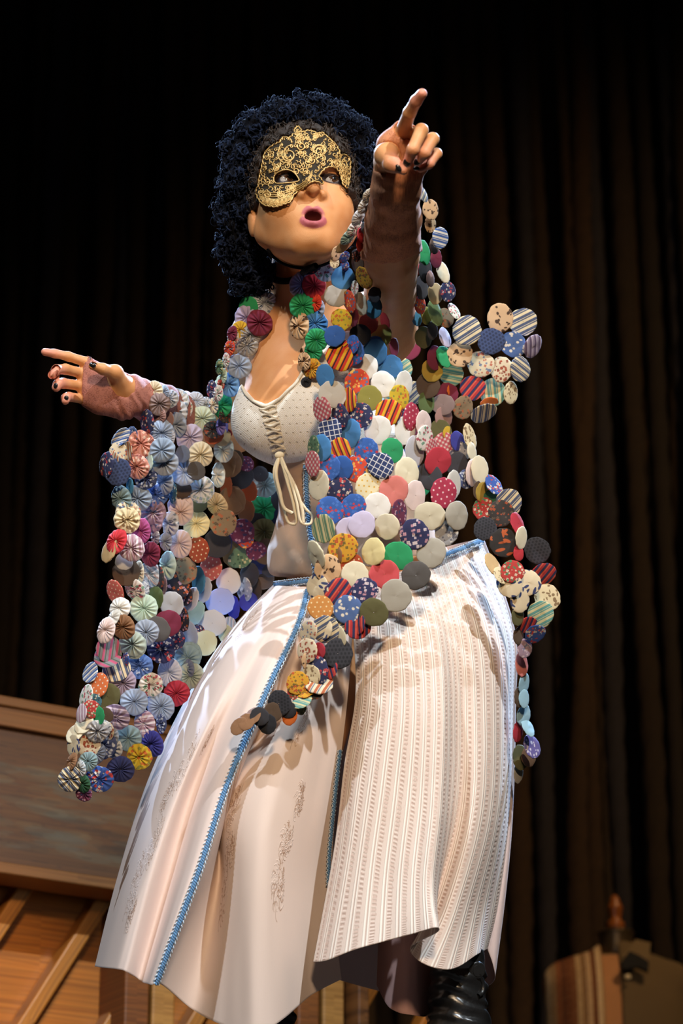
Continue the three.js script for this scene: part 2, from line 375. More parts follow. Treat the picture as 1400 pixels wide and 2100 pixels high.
const corsetField = (p) => {
  const [px, py] = sight(p), k = S(0.2);
  return smax(smax(corsetSolid(p) + 0.0035 * nz(px / 40, py / 40, 3), (path2(UNDERBUST, px) - 22 - py) / k, 0.004), (py - path2(CORSET_END, px)) / k, 0.012);
};
const boxOf = (pts, m) => { const lo = V(9, 9, 9), hi = V(-9, -9, -9); for (const [x, y, z] of pts) { const p = W(x, y, z); lo.min(p); hi.max(p); } return [lo.subScalar(m), hi.addScalar(m)]; };
const uvCloth = (g, k = 1) => uvBy(g, (v) => [v.x * k, v.y * k]);
// knitted top: small eyelets in rows
const knit = canvas(512, 512, (c, w, h) => {
  c.fillStyle = '#efebe2'; c.fillRect(0, 0, w, h);
  for (let y = 0; y < h; y += 4) for (let x = 0; x < w; x += 4) { c.fillStyle = `rgba(${rnd() > 0.5 ? '255,255,255' : '190,180,165'},${0.1 + 0.2 * rnd()})`; c.fillRect(x, y, 3, 3); }
  c.fillStyle = 'rgba(170,156,136,0.55)';
  for (let j = 0; j < 8; j++) for (let i = 0; i < 8; i++) { c.beginPath(); c.ellipse(i * 64 + (j % 2) * 32 + 16, j * 64 + 32, 9, 5, 0.4, 0, 7); c.fill(); }
});
const knitBump = canvas(512, 512, (c, w, h) => {
  c.fillStyle = '#999'; c.fillRect(0, 0, w, h);
  for (let y = 0; y < h; y += 8) for (let x = 0; x < w; x += 8) { c.fillStyle = (x / 8 + y / 8) % 2 ? '#bbb' : '#777'; c.fillRect(x, y, 6, 5); }
  c.fillStyle = '#111'; for (let j = 0; j < 8; j++) for (let i = 0; i < 8; i++) { c.beginPath(); c.ellipse(i * 64 + (j % 2) * 32 + 16, j * 64 + 32, 9, 5, 0.4, 0, 7); c.fill(); }
}, false);
{
  const k = (t) => { t.repeat.set(10, 10); return t; };
  M.knit = phys({ map: k(knit), bumpMap: k(knitBump), bumpScale: 0.0014, roughness: 0.95, specularIntensity: 0.2 });
  const [lo, hi] = boxOf([[460, 640, 0.02], [860, 1000, 0.02], [460, 640, 0.4], [860, 1000, 0.4]], 0.02);
  const bodice = wear('bodice', uvCloth(nets(bodiceField, lo, hi, 0.005)), M.knit, person, 'cream knitted top with a drawstring neckline');
  M.cord = std({ color: 0xe8d9b8, roughness: 0.8, bumpMap: weave(30, 4), bumpScale: 0.0004 });
  M.hem = std({ color: 0xe9dfcb, roughness: 0.95, bumpMap: weave(60, 4), bumpScale: 0.0008 });
  const neck = [[496, 790], [505, 806], [522, 821], [546, 830], [572, 816], [590, 798], [606, 783], [622, 757], [634, 732]].map(([x, y]) => onField(bodiceField, x, y + 3, 0.0005));
  wear('neckline_edge', tube(neck, 0.0032, 70, 7), M.hem, bodice);
  const rows = [];
  for (let i = 0; i < 12; i++) {
    const y = 836 + i * 8.6, x = 549 + i * 2.2, w = 17 - i * 0.4, pts = [];
    for (let j = 0; j <= 8; j++) { const t = j / 8 - 0.5; pts.push(onField(bodiceField, x + t * 2 * w, y + 7 * Math.sin(t * 5 + i * 1.3) * (i % 2 ? 1 : -1) * 0.5, 0.0015 - 0.004 * Math.abs(t))); }
    rows.push(tube(pts, 0.0028, 20, 6));
  }
  wear('drawstring_gathers', mergeGeometries(rows), M.hem, bodice);
  const knot = W(573, 934, 0.375);
  const tie = (pts, r) => wear('drawstring', tube([[573, 934, 0.345], ...pts].map((q) => W(q[0], q[1], q[2] + 0.03)), r, 60, 6), M.cord, bodice);
  tie([[562, 965, 0.352], [568, 1000, 0.352], [584, 1050, 0.352], [592, 1072, 0.352], [606, 1074, 0.356], [603, 1040, 0.36], [588, 985, 0.358], [576, 940, 0.352]], 0.0028);
  tie([[582, 962, 0.356], [604, 1010, 0.36], [628, 1045, 0.362], [640, 1058, 0.362], [636, 1074, 0.364], [618, 1072, 0.366], [608, 1030, 0.366], [592, 975, 0.362], [577, 938, 0.352]], 0.0026);
  tie([[566, 970, 0.358], [574, 1010, 0.36], [583, 1042, 0.36], [600, 1053, 0.362]], 0.0034);
  tie([[588, 965, 0.36], [606, 1000, 0.364], [620, 1048, 0.366], [622, 1072, 0.366]], 0.003);
  const kg = new THREE.SphereGeometry(0.008, 16, 12); kg.scale(1.1, 0.9, 0.8); kg.translate(knot.x, knot.y, knot.z); wear('knot', kg, M.cord, bodice);
}
// crocheted edging: two twisted strands
M.blue = std({ color: 0x6c9ac8, roughness: 0.9, bumpMap: weave(40, 3), bumpScale: 0.0006 });
M.paleBlue = std({ color: 0xd2e2f0, roughness: 0.9, bumpMap: weave(40, 3), bumpScale: 0.0006 });
function braid(points, normals, parent, width = 0.0048) {
  const curve = new THREE.CatmullRomCurve3(points), L = curve.getLength(), n = Math.max(16, Math.round(L / 0.0016));
  const strand = (fn, r) => {
    const pts = [];
    for (let i = 0; i <= n; i++) {
      const t = i / n, p = curve.getPointAt(t), tan = curve.getTangentAt(t), f = t * (normals.length - 1), k = Math.min(Math.floor(f), normals.length - 2);
      const nn = normals[k].clone().lerp(normals[k + 1], f - k).normalize(), side = tan.clone().cross(nn).normalize(), [x, h] = fn(t * L);
      pts.push(p.addScaledVector(side, x).addScaledVector(nn, h));
    }
    return new THREE.TubeGeometry(new THREE.CatmullRomCurve3(pts), n, r, 5);
  };
  const w = width, ph = (s, p) => (s / p) * Math.PI * 2;
  wear('trim_braid', mergeGeometries([0, Math.PI].map((o) => strand((s) => [Math.cos(ph(s, 0.0085) + o) * w * 0.5, 0.0022 + Math.sin(ph(s, 0.0085) + o) * 0.0012], w * 0.42))), M.blue, parent, 'blue crocheted edging');
  return wear('trim_braid', mergeGeometries([-1, 1].map((o) => strand((s) => [o * w * (1.02 + 0.2 * Math.sin(ph(s, 0.0075))), 0.0014 + 0.0012 * Math.cos(ph(s, 0.0075))], w * 0.2))), M.paleBlue, parent, 'pale scalloped thread of the edging');
}
{
  M.corset = phys({ color: 0xcdaa8e, roughness: 0.7, bumpMap: weave(30, 30), bumpScale: 0.0006, sheen: 0.3, sheenColor: new THREE.Color(0.9, 0.7, 0.6) });
  const [lo, hi] = boxOf([[530, 900, 0.0], [880, 1210, 0.0], [530, 900, 0.4], [880, 1210, 0.4]], 0.02);
  const corset = wear('corset', uvCloth(nets(corsetField, lo, hi, 0.0065), 8), M.corset, person, 'tan fitted waist piece with blue edging');
  const lay = (list, off = 0.001) => braid(list.map(([x, y]) => onField(corsetSolid, x, y, off)), list.map(() => CZ), corset);
  lay([[628, 960], [628, 1000], [632, 1060], [640, 1120], [648, 1184]], 0.003);
  lay([[622, 957], [650, 953], [690, 947], [730, 940]], 0.006);
}

// ---------------------------------------------------------------- skirt: panels hung from the waist
const C0 = [[566, 1193, 0.12], [474, 1290, 0.10], [388, 1420, 0.10], [303, 1600, 0.12], [240, 1800, 0.15], [194, 1982, 0.2]];
const C1 = [[572, 1194, 0.22], [488, 1293, 0.27], [410, 1430, 0.32], [330, 1610, 0.36], [262, 1810, 0.4], [212, 1984, 0.43]];
const C2 = [[588, 1195, 0.28], [524, 1294, 0.36], [450, 1430, 0.42], [370, 1610, 0.46], [302, 1810, 0.5], [252, 1990, 0.53]];
const C3 = [[606, 1195, 0.31], [556, 1292, 0.395], [482, 1430, 0.43], [402, 1610, 0.43], [345, 1810, 0.46], [290, 2012, 0.5]];
const C4 = [[622, 1195, 0.325], [586, 1290, 0.41], [516, 1426, 0.46], [438, 1606, 0.49], [374, 1806, 0.53], [306, 2018, 0.56]];
const TR = [[636, 1193, 0.33], [612, 1285, 0.415], [546, 1422, 0.465], [470, 1600, 0.5], [402, 1804, 0.545], [318, 2018, 0.57]];
const D1 = [[640, 1192, 0.33], [618, 1286, 0.405], [560, 1424, 0.44], [486, 1604, 0.45], [424, 1808, 0.48], [336, 2022, 0.53]];
const D2 = [[648, 1190, 0.335], [628, 1288, 0.40], [582, 1426, 0.415], [455, 1640, 0.42], [448, 1812, 0.43], [392, 2068, 0.47]];
const D3 = [[662, 1189, 0.34], [650, 1290, 0.415], [610, 1430, 0.45], [490, 1640, 0.475], [470, 1812, 0.49], [450, 2100, 0.52]];
const D4 = [[676, 1188, 0.345], [664, 1292, 0.42], [630, 1432, 0.46], [545, 1640, 0.51], [520, 1815, 0.54], [520, 2122, 0.57]];
const D5 = [[690, 1187, 0.345], [680, 1294, 0.415], [655, 1434, 0.45], [600, 1640, 0.485], [575, 1815, 0.51], [580, 2090, 0.535]];
const D6 = [[704, 1186, 0.345], [698, 1296, 0.40], [682, 1436, 0.42], [650, 1640, 0.44], [630, 1815, 0.44], [640, 2040, 0.44]];
const D7 = [[720, 1184, 0.345], [722, 1298, 0.39], [712, 1440, 0.40], [690, 1640, 0.40], [680, 1815, 0.39], [700, 2008, 0.38]];
const E0 = [[712, 1185, 0.348], [724, 1298, 0.405], [728, 1430, 0.435], [706, 1566, 0.44], [684, 1745, 0.455], [642, 1972, 0.49]];
const E1 = [[738, 1183, 0.352], [750, 1298, 0.425], [752, 1432, 0.46], [730, 1580, 0.475], [706, 1760, 0.50], [668, 1970, 0.53]];
const E2 = [[770, 1180, 0.355], [786, 1297, 0.435], [788, 1436, 0.475], [770, 1600, 0.50], [746, 1775, 0.525], [726, 1948, 0.555]];
const E3 = [[800, 1176, 0.355], [822, 1296, 0.44], [832, 1440, 0.48], [818, 1620, 0.505], [798, 1790, 0.53], [790, 1930, 0.56]];
const E4 = [[830, 1170, 0.35], [860, 1295, 0.435], [872, 1444, 0.48], [864, 1640, 0.51], [848, 1800, 0.54], [848, 1914, 0.575]];
const E5 = [[858, 1160, 0.345], [896, 1294, 0.43], [908, 1448, 0.475], [902, 1650, 0.51], [886, 1810, 0.55], [893, 1902, 0.60]];
const E6 = [[876, 1152, 0.335], [916, 1293, 0.41], [928, 1450, 0.445], [922, 1655, 0.465], [898, 1830, 0.49], [896, 1912, 0.57]];
const E7 = [[892, 1146, 0.325], [936, 1292, 0.40], [948, 1452, 0.425], [940, 1660, 0.435], [890, 1850, 0.44], [842, 1944, 0.47]];
const E8 = [[914, 1138, 0.305], [966, 1291, 0.39], [980, 1454, 0.42], [974, 1664, 0.45], [922, 1860, 0.48], [868, 1976, 0.52]];
const E9 = [[940, 1128, 0.27], [1000, 1290, 0.35], [1016, 1454, 0.38], [1008, 1668, 0.41], [960, 1862, 0.45], [926, 1988, 0.50]];
const E10 = [[966, 1118, 0.22], [1032, 1290, 0.27], [1042, 1454, 0.3], [1032, 1670, 0.33], [994, 1860, 0.37], [978, 1958, 0.42]];
const E11 = [[988, 1110, 0.14], [1050, 1290, 0.16], [1052, 1454, 0.19], [1044, 1672, 0.22], [1022, 1850, 0.25], [1000, 1946, 0.27]];
const F1 = [[992, 1108, 0.12], [1052, 1292, 0.13], [1055, 1454, 0.15], [1049, 1672, 0.18], [1036, 1830, 0.21], [1014, 2010, 0.24]];
const F2 = [[960, 1110, 0.02], [1000, 1300, 0.02], [1010, 1460, 0.02], [1000, 1680, 0.03], [985, 1850, 0.05], [960, 2030, 0.08]];
const F3 = [[840, 1140, -0.02], [860, 1300, -0.05], [860, 1460, -0.06], [860, 1680, -0.06], [850, 1850, -0.05], [820, 2040, -0.03]];
const F4 = [[700, 1170, -0.02], [690, 1300, -0.05], [670, 1460, -0.06], [640, 1680, -0.06], [620, 1850, -0.05], [600, 1990, -0.03]];
const F5 = [[600, 1190, 0.04], [530, 1300, 0.02], [460, 1450, 0.01], [390, 1650, 0.01], [330, 1850, 0.03], [290, 1975, 0.06]];
const curls = (c, x, y, s, ink) => {                                    // a spray of embroidered tendrils
  c.strokeStyle = ink; c.lineWidth = 1.5;
  for (let i = 0; i < 26; i++) {
    const a = rnd() * 6.28, r = s * Math.sqrt(rnd()), X = x + Math.cos(a) * r * 0.6, Y = y + Math.sin(a) * r, k = 4 + rnd() * 9;
    c.beginPath(); c.arc(X, Y, k, a, a + 2 + rnd() * 2); c.stroke();
    c.beginPath(); c.arc(X + k, Y - k * 0.5, k * 0.5, a + 2, a + 5); c.stroke();
  }
};
function embroidered(spots, base, ink, w = 1024, h = 1024) {
  const seedWas = seed; const draw = (bg, pen, plain) => (c) => {
    seed = 777; c.fillStyle = bg; c.fillRect(0, 0, w, h);
    for (let i = 0; i < 9000; i++) { c.fillStyle = plain ? `rgba(0,0,0,${rnd() * 0.05})` : `rgba(${rnd() > 0.5 ? '255,250,245' : '150,120,110'},${rnd() * 0.07})`; c.fillRect(rnd() * w, rnd() * h, 1 + rnd() * 3, 1); }
    for (const [x, y, s] of spots) curls(c, x * w, y * h, s * h, pen);
  };
  const t = [canvas(w, h, draw(base, ink, false)), canvas(w, h, draw('#707070', '#d8d8d8', true), false)]; seed = seedWas; return t;
}
const skirt = new THREE.Group(); skirt.name = 'skirt'; person.add(skirt);
const fold = (amp, s) => (u, v) => amp * Math.min(1, u * 14, (1 - u) * 14) * (0.3 + v) * (nz(u * 7 + s, v * 2.2, s) + 0.5 * nz(u * 15, v * 5 + s, s));
{
  const [mapL, bumpL] = embroidered([[0.36, 0.55, 0.07], [0.3, 0.62, 0.05], [0.34, 0.72, 0.06], [0.28, 0.8, 0.07], [0.33, 0.86, 0.04], [0.25, 0.18, 0.05], [0.12, 0.28, 0.04], [0.5, 0.5, 0.03]], '#e3d0c8', 'rgba(140,98,72,0.55)');
  const [mapM, bumpM] = embroidered([[0.55, 0.28, 0.04], [0.6, 0.35, 0.05], [0.62, 0.45, 0.05], [0.4, 0.62, 0.05], [0.42, 0.72, 0.05], [0.38, 0.8, 0.06], [0.75, 0.6, 0.04], [0.72, 0.7, 0.05], [0.7, 0.8, 0.05]], '#dfcbbf', 'rgba(135,95,68,0.55)');
  const cloth = (map, bump) => phys({ map, bumpMap: bump, bumpScale: 0.0016, roughness: 0.95, specularIntensity: 0.3 });
  const left = sheet([C0, C1, C2, C3, C4, TR], 110, 150, 0.0016, fold(0.006, 1.5));
  wear('skirt_panel', left, cloth(mapL, bumpL), skirt, 'plain pinkish panel with tone-on-tone embroidery');
  const mid = sheet([TR, D1, D2, D3, D4, D5, D6, D7], 120, 150, 0.0016, fold(0.004, 4.1));
  wear('skirt_panel', mid, cloth(mapM, bumpM), skirt, 'cream pleated centre panel with embroidery');
  const stripe = canvas(1024, 1024, (c, w, h) => {
    c.fillStyle = '#e0cfc4'; c.fillRect(0, 0, w, h);
    const n = 20;
    for (let i = 0; i < n; i++) {
      const x = (i / n) * w;
      c.fillStyle = 'rgba(255,250,240,0.75)'; c.fillRect(x + 3, 0, 7, h); c.fillRect(x + 15, 0, 5, h);
      c.fillStyle = 'rgba(170,138,122,0.36)'; for (let y = 0; y < h; y += 9 + 3 * rnd()) c.fillRect(x + 24 + rnd() * 2, y, 13 + rnd() * 4, 5 + rnd() * 2);
      c.fillStyle = 'rgba(165,135,120,0.35)'; c.fillRect(x + 11, 0, 3, h);
    }
    for (let i = 0; i < 5000; i++) { c.fillStyle = `rgba(120,90,80,${rnd() * 0.08})`; c.fillRect(rnd() * w, rnd() * h, 2, 3); }
  });
  const stripeBump = canvas(1024, 1024, (c, w, h) => {
    c.fillStyle = '#777'; c.fillRect(0, 0, w, h);
    for (let i = 0; i < 20; i++) { const x = (i / 20) * w; c.fillStyle = '#ddd'; c.fillRect(x + 3, 0, 7, h); c.fillRect(x + 15, 0, 5, h); c.fillStyle = '#444'; for (let y = 0; y < h; y += 10) c.fillRect(x + 24, y, 14, 5); }
  }, false);
  const right = sheet([E0, E1, E2, E3, E4, E5, E6, E7, E8, E9, E10, E11], 150, 160, 0.0016, fold(0.0035, 7.7));
  wear('skirt_panel', right, cloth(stripe, stripeBump), skirt, 'striped woven panel with a curling hem');
  M.lining = phys({ color: 0xd9c7c6, roughness: 0.85, bumpMap: weave(40, 60), bumpScale: 0.0005 });
  wear('skirt_panel', sheet([E11, F1, F2, F3, F4, F5, C0], 90, 60, 0.0016, fold(0.005, 11)), M.lining, skirt, 'plain back panel');
  const petticoat = [[[770, 1700, 0.2], [775, 1900, 0.24], [772, 2020, 0.27]], [[800, 1700, 0.26], [805, 1900, 0.32], [800, 2068, 0.36]], [[850, 1700, 0.28], [850, 1900, 0.34], [850, 2082, 0.38]], [[900, 1700, 0.24], [895, 1900, 0.28], [888, 2080, 0.31]], [[980, 1700, 0.16], [975, 1900, 0.18], [965, 2030, 0.2]]];
  M.petticoat = phys({ color: 0xc99c94, roughness: 0.7, bumpMap: weave(20, 30), bumpScale: 0.0006 });
  wear('petticoat', sheet(petticoat, 50, 30, 0.0016, fold(0.004, 2.2)), M.petticoat, person);
  const seam = (grid, u, v0, v1, lift = 0.001) => {
    const P = [], N = [];
    for (let k = 0; k <= 40; k++) { const j = Math.round(lerp(v0, v1, k / 40) * grid.nv), q = j * (grid.nu + 1) + Math.round(u * grid.nu); P.push(grid.cols[q].clone().addScaledVector(grid.nrm[q], lift)); N.push(grid.nrm[q]); }
    return [P, N];
  };
  const gl = left.userData.grid;
  braid(...seam(gl, 1, 0.06, 1, 0.0015), skirt, 0.0056);
  const gm = mid.userData.grid;
  braid(...seam(gm, 0.96, 0.5, 0.8, 0.003), skirt, 0.0042);
  const waist = (list) => braid(list.map((q) => W(...q)), list.map(() => CZ), skirt, 0.005);
  waist([[562, 1199, 0.2], [574, 1197, 0.25], [600, 1194, 0.315], [636, 1190, 0.345], [660, 1188, 0.352]]);
  waist([[860, 1158, 0.36], [900, 1143, 0.34], [940, 1128, 0.29], [975, 1114, 0.22], [990, 1109, 0.16]]);
}

// ---------------------------------------------------------------- gloves and boot
{
  const velvet = canvas(256, 256, (c, w, h) => {
    c.fillStyle = '#cc9e86'; c.fillRect(0, 0, w, h);
    for (let i = 0; i < 1400; i++) { c.strokeStyle = `rgba(${rnd() > 0.5 ? '205,150,128' : '110,66,56'},${0.1 + 0.25 * rnd()})`; c.lineWidth = 1 + rnd() * 2; const x = rnd() * w, y = rnd() * h, k = 3 + rnd() * 9; c.beginPath(); c.arc(x, y, k, rnd() * 6, rnd() * 6); c.stroke(); }
  }, true, 14, 14);
  M.glove = phys({ map: velvet, bumpMap: velvet, bumpScale: 0.0012, roughness: 0.8, sheen: 0.5, sheenColor: new THREE.Color(0.9, 0.6, 0.5), sheenRoughness: 0.4 });
  M.gloveBrown = M.glove.clone(); M.gloveBrown.color.set(0xffdcb8); M.glove.color.set(0xd0aeb0);
  const wrinkle = (p, bx, s) => { const q = sight(p); return 0.0022 * Math.sin((q[0] * bx[0] + q[1] * bx[1]) / s + 3 * nz(q[0] / 30, q[1] / 30, 1)) * (0.4 + 0.6 * Math.abs(nz(q[0] / 40, q[1] / 22, 5))); };
  const gloveR = (p) => {
    const [px, py] = sight(p), k = S(0.25);
    let d = smin(unite(PALM_R, p, 0.012), unite(ARM_R, p, 0.008), 0.015) - 0.0032;
    if (px > 235) d += wrinkle(p, [0.95, -0.35], 3.4);
    d = smax(d, (171 + (py - 740) * -0.06 - px) / k, 0.003);
    d = smax(d, (px - 400) / k, 0.003);
    d = smax(d, -(unite(THUMB_R, p, 0.008) - 0.0035), 0.003);
    return smax(d, -(Math.min(...FINGERS_R.map((f) => unite(f, p, 0.004))) - 0.0012), 0.002);
  };
  { const [lo, hi] = boxOf([[160, 720, 0.0], [410, 900, 0.0], [160, 720, 0.36], [410, 900, 0.36]], 0.01); wear('glove', uvBy(nets(gloveR, lo, hi, 0.0026), (v) => [v.x, v.y]), M.glove, person, 'dusty rose fingerless glove'); }
  const gloveL = (p) => {
    const [px, py] = sight(p), k = S(0.6);
    let d = smin(unite(PALM_L, p, 0.014), unite(ARM_L, p, 0.008), 0.02) - 0.0034;
    if (py > 350) d += wrinkle(p, [0.12, 1], 9) * 0.7;
    const cuff = 541 - 10 * ((px - 785) / 50) ** 2 + 3 * nz(px / 12, 1, 1);
    d = smax(d, (py - cuff) / k, 0.002);
    d = smax(d, -(unite(THUMB_L, p, 0.01) - 0.0035), 0.003);
    return smax(d, -(Math.min(...FINGERS_L.map((f) => unite(f, p, 0.004))) - 0.0025), 0.002);
  };
  { const [lo, hi] = boxOf([[730, 240, 0.3], [920, 570, 0.3], [730, 240, 0.78], [920, 570, 0.78]], 0.01); wear('glove', uvBy(nets(gloveL, lo, hi, 0.0028), (v) => [v.x, v.y - v.z * 0.6]), M.gloveBrown, person, 'rose brown velvet glove covering the raised forearm'); }
  // ankle boots: a ruched black leather shaft over a rounded foot
  M.leather = phys({ color: new THREE.Color(0.012, 0.012, 0.012), roughness: 0.32, clearcoat: 0.35, clearcoatRoughness: 0.25, bumpMap: skinBump, bumpScale: 0.0003 });
  const ankle = W(940, 2140, 0.37), sole = V(ankle.x - 0.004, 0.035, ankle.z + 0.02), toe = V(ankle.x - 0.03, 0.036, ankle.z + 0.17), heel = V(ankle.x + 0.005, 0.04, ankle.z - 0.045), top = W(938, 1950, 0.36);
  const bootField = (p) => {
    let d = smin(capDist(p, top, ankle, 0.048, 0.054), capDist(p, ankle, sole, 0.055, 0.047), 0.03);
    d = smin(d, capDist(p, sole, toe, 0.047, 0.036), 0.03); d = smin(d, capDist(p, sole, heel, 0.045, 0.038), 0.02);
    const h = p.y - ankle.y - 0.06, s = p.x - ankle.x;
    d += 0.003 * Math.sin((h * 1 + s * 0.25) * 260 + 2.5 * nz(p.x * 25, p.y * 30, 1)) * sstep(h, -0.06, -0.02) * (1 - 0.6 * sstep(h, 0.045, 0.07)) + 0.004 * nz(p.x * 30, p.y * 40, p.z * 20);
    return Math.max(d, p.y - top.y - 0.012 * nz(p.x * 50, 1, 1), 0.0 - p.y);
  };
  const boot = wear('boot', nets(bootField, V(ankle.x - 0.1, 0, ankle.z - 0.1), V(ankle.x + 0.1, top.y + 0.03, ankle.z + 0.23), 0.0042), M.leather, person, 'black leather ankle boot with ruched shaft and side button');
  const rim = [], bc = W(978, 1990, 0.4); const out = CZ.clone().addScaledVector(CX, 0.5).normalize(), q = new THREE.Quaternion().setFromUnitVectors(V(0, 1, 0), out);
  for (const [r, t, n, h] of [[0.0145, 0.007, 'button', 0], [0.011, 0.009, 'button', 0]]) { const g = new THREE.CylinderGeometry(r * 0.92, r, t, 28); g.applyQuaternion(q); g.translate(bc.x, bc.y, bc.z); rim.push(g); }
  const ring = new THREE.TorusGeometry(0.0135, 0.0022, 8, 28); ring.applyQuaternion(new THREE.Quaternion().setFromUnitVectors(V(0, 0, 1), out)); ring.translate(bc.x, bc.y, bc.z); rim.push(ring);
  wear('button', mergeGeometries(rim), M.leather, boot);
  const other = boot.clone(); other.name = numbered('boot'); other.position.add(W(550, 2140, 0.13).sub(ankle).setY(0)); person.add(other);
  wear('strap', tube([W(982, 1996, 0.4), W(990, 2020, 0.39), W(988, 2036, 0.395), W(980, 2042, 0.405)], 0.0042, 20, 6), M.leather, boot);
}
// ---------------------------------------------------------------- the patchwork cape of gathered cloth rounds
const FABRICS = {
  cream: 'solid e6dcc0', white: 'solid eae8e2', ivory: 'solid ddd5b8', offwhite: 'solid cfccc4', silver: 'solid b9b9b6', palegray: 'solid c4c4cc', palepink: 'solid e3cdc8', paleblue: 'solid bccbe4', icewhite: 'solid d2d8e2',
  periwinkle: 'solid a3afe0', aqua: 'solid a3c8c6', palelime: 'solid ccd6bc', mint: 'solid c3dccc', blue: 'solid 4583bd', deepblue: 'solid 2f5fae', tealblue: 'solid 3f7c98', navy: 'solid 2a2f5e', indigo: 'solid 34358c', black: 'solid 24242a',
  charcoal: 'solid 35343a', darkgray: 'solid 565250', slate: 'solid 6d7485', green: 'solid 259a60', darkgreen: 'solid 2b5a3c', olive: 'solid 8a8338', darkolive: 'solid 5a5630', moss: 'solid 5d7040', red: 'solid c8303a', orangered: 'solid e0442c', coral: 'solid d05055', crimson: 'solid b02a3a',
  maroon: 'solid 7a2440', salmon: 'solid dc8078', pink: 'solid c06090', magenta: 'solid b0508a', lavender: 'solid b4aad0', lilac: 'solid c9c0dc', purple: 'solid 7a6db0', tan: 'solid c8a878', brown: 'solid 8a6242', darkbrown: 'solid 54402e', rust: 'solid b2552c', rosebrown: 'solid a5807a', orange: 'solid ee7a30', yellow: 'solid d8b030', gold: 'solid a88a30',
  steel: 'solid 9fb2d0', steelgray: 'solid 9aa4b4', mauve: 'solid a898ae', graygreen: 'solid a9b6aa', grayblue: 'solid 8fa0b6', tealgray: 'solid 88a2a8', lightblue: 'solid 9fc8dc', beige: 'solid c4bba2', greige: 'solid a8a295', skyblue: 'solid 6a9ad0', rosegray: 'solid 8e7a78', palebutter: 'solid ecdca0', purplegray: 'solid a99cba',
  flagstripe: 'stripe d83a28 e8b828 26262e', creamslate: 'stripe ddcba4 4d5670 4d5670', bluestripe: 'stripe e4e0d4 3f62a4 3f62a4', tealstripe: 'stripe cfc79a 5f9a94 5f9a94', greenstripe: 'stripe d8c898 64866a 64866a', redstripe: 'stripe b83034 2b2f58 d8664a', multistripe: 'stripe 8a8a90 c05a7a 566a60', mauvestripe: 'stripe a89ab0 6e5a78 d8c8d8', pinkwhite: 'stripe e2d8de b08a9a b08a9a', ruststripe: 'stripe d8ccb0 b0603c 6d7485', silverstripe: 'stripe d8d8dc 98a8b8 b8a0a0',
  navyplaid: 'plaid 2f3f70 e8e8ec', redcheck: 'check d8c8c0 b03040', bluecheck: 'check c0cad8 5a76b0',
  navyfloral: 'floral 2c3158 d04848 e8d8c8', bluefloral: 'floral 3461b0 d03a40 4a78c8', redfloral: 'floral d4482e f0c060 4a78b0', reddots: 'dots a82c48 e8c8c8', coraldots: 'dots d0685c f0d8b8', rustdots: 'dots a5421c e8d0a0', yellowprint: 'floral d2b42c c8602c 8a8a3a', orangeprint: 'floral d8a02c b84a28 6a5a28', yellowdots: 'dots eadfb8 d8a83c', navypink: 'floral 2c2f5a d09aa8 e0d0d4', creamprint: 'floral dccdb0 b8604a 6a7a9a', whitefloral: 'floral e6e2dc b04858 6a9a80', grayfloral: 'floral a0a0a4 5a5a66 d8d4cc', salmonfloral: 'floral d49080 8a4a44 ecd0c0', rustfloral: 'floral e2d2b4 a8482c 8a3a28', leopard: 'spots d4b088 4a3424', palefloral: 'floral dfe2e2 9ab0c4 a8c0a8', blackfloral: 'floral 2a2630 d0a8b8 c8602c', brownprint: 'floral 8a7458 b0603c 5c4a38', maroonprint: 'floral 6c2a48 c8a0b0 34305c', greenprint: 'floral 5a7a5c c8c090 34503c', navyleaf: 'leaf dccbaa 333c66', orangedots: 'dots d06a34 d8d4c8', darkprint: 'floral 3a3634 b05030 6a5a4a', orangeblack: 'leaf 2e2a28 b8582c', tealprint: 'floral 3c6a78 d0d0b8 283c48', bluewhite: 'floral 5a7ab8 dde4f0 34508a', redblue: 'floral 3a5cae d04038 e4dcd0', grayleaf: 'leaf c4c0b4 5c6478', circles: 'dots cc8a44 ecd8a8', mauveprint: 'floral 9a8090 5e6a8a c8b4b8', charquilt: 'quilt 33333a 1e1e24', bluequilt: 'quilt 3a4870 26304e', purplewhite: 'spots 6a62a4 d8d4e8', leafcream: 'spots e0cfa8 8a7050', graywhite: 'spots ced2d6 7c8894', navygray: 'spots 44507a c0c8d4', redgreen: 'floral b83a34 3a8a5c e0d0b8', denim: 'spots 4d679a e0d6c4',
};
const fabricCache = {};
const clothBump = weave(5, 5);
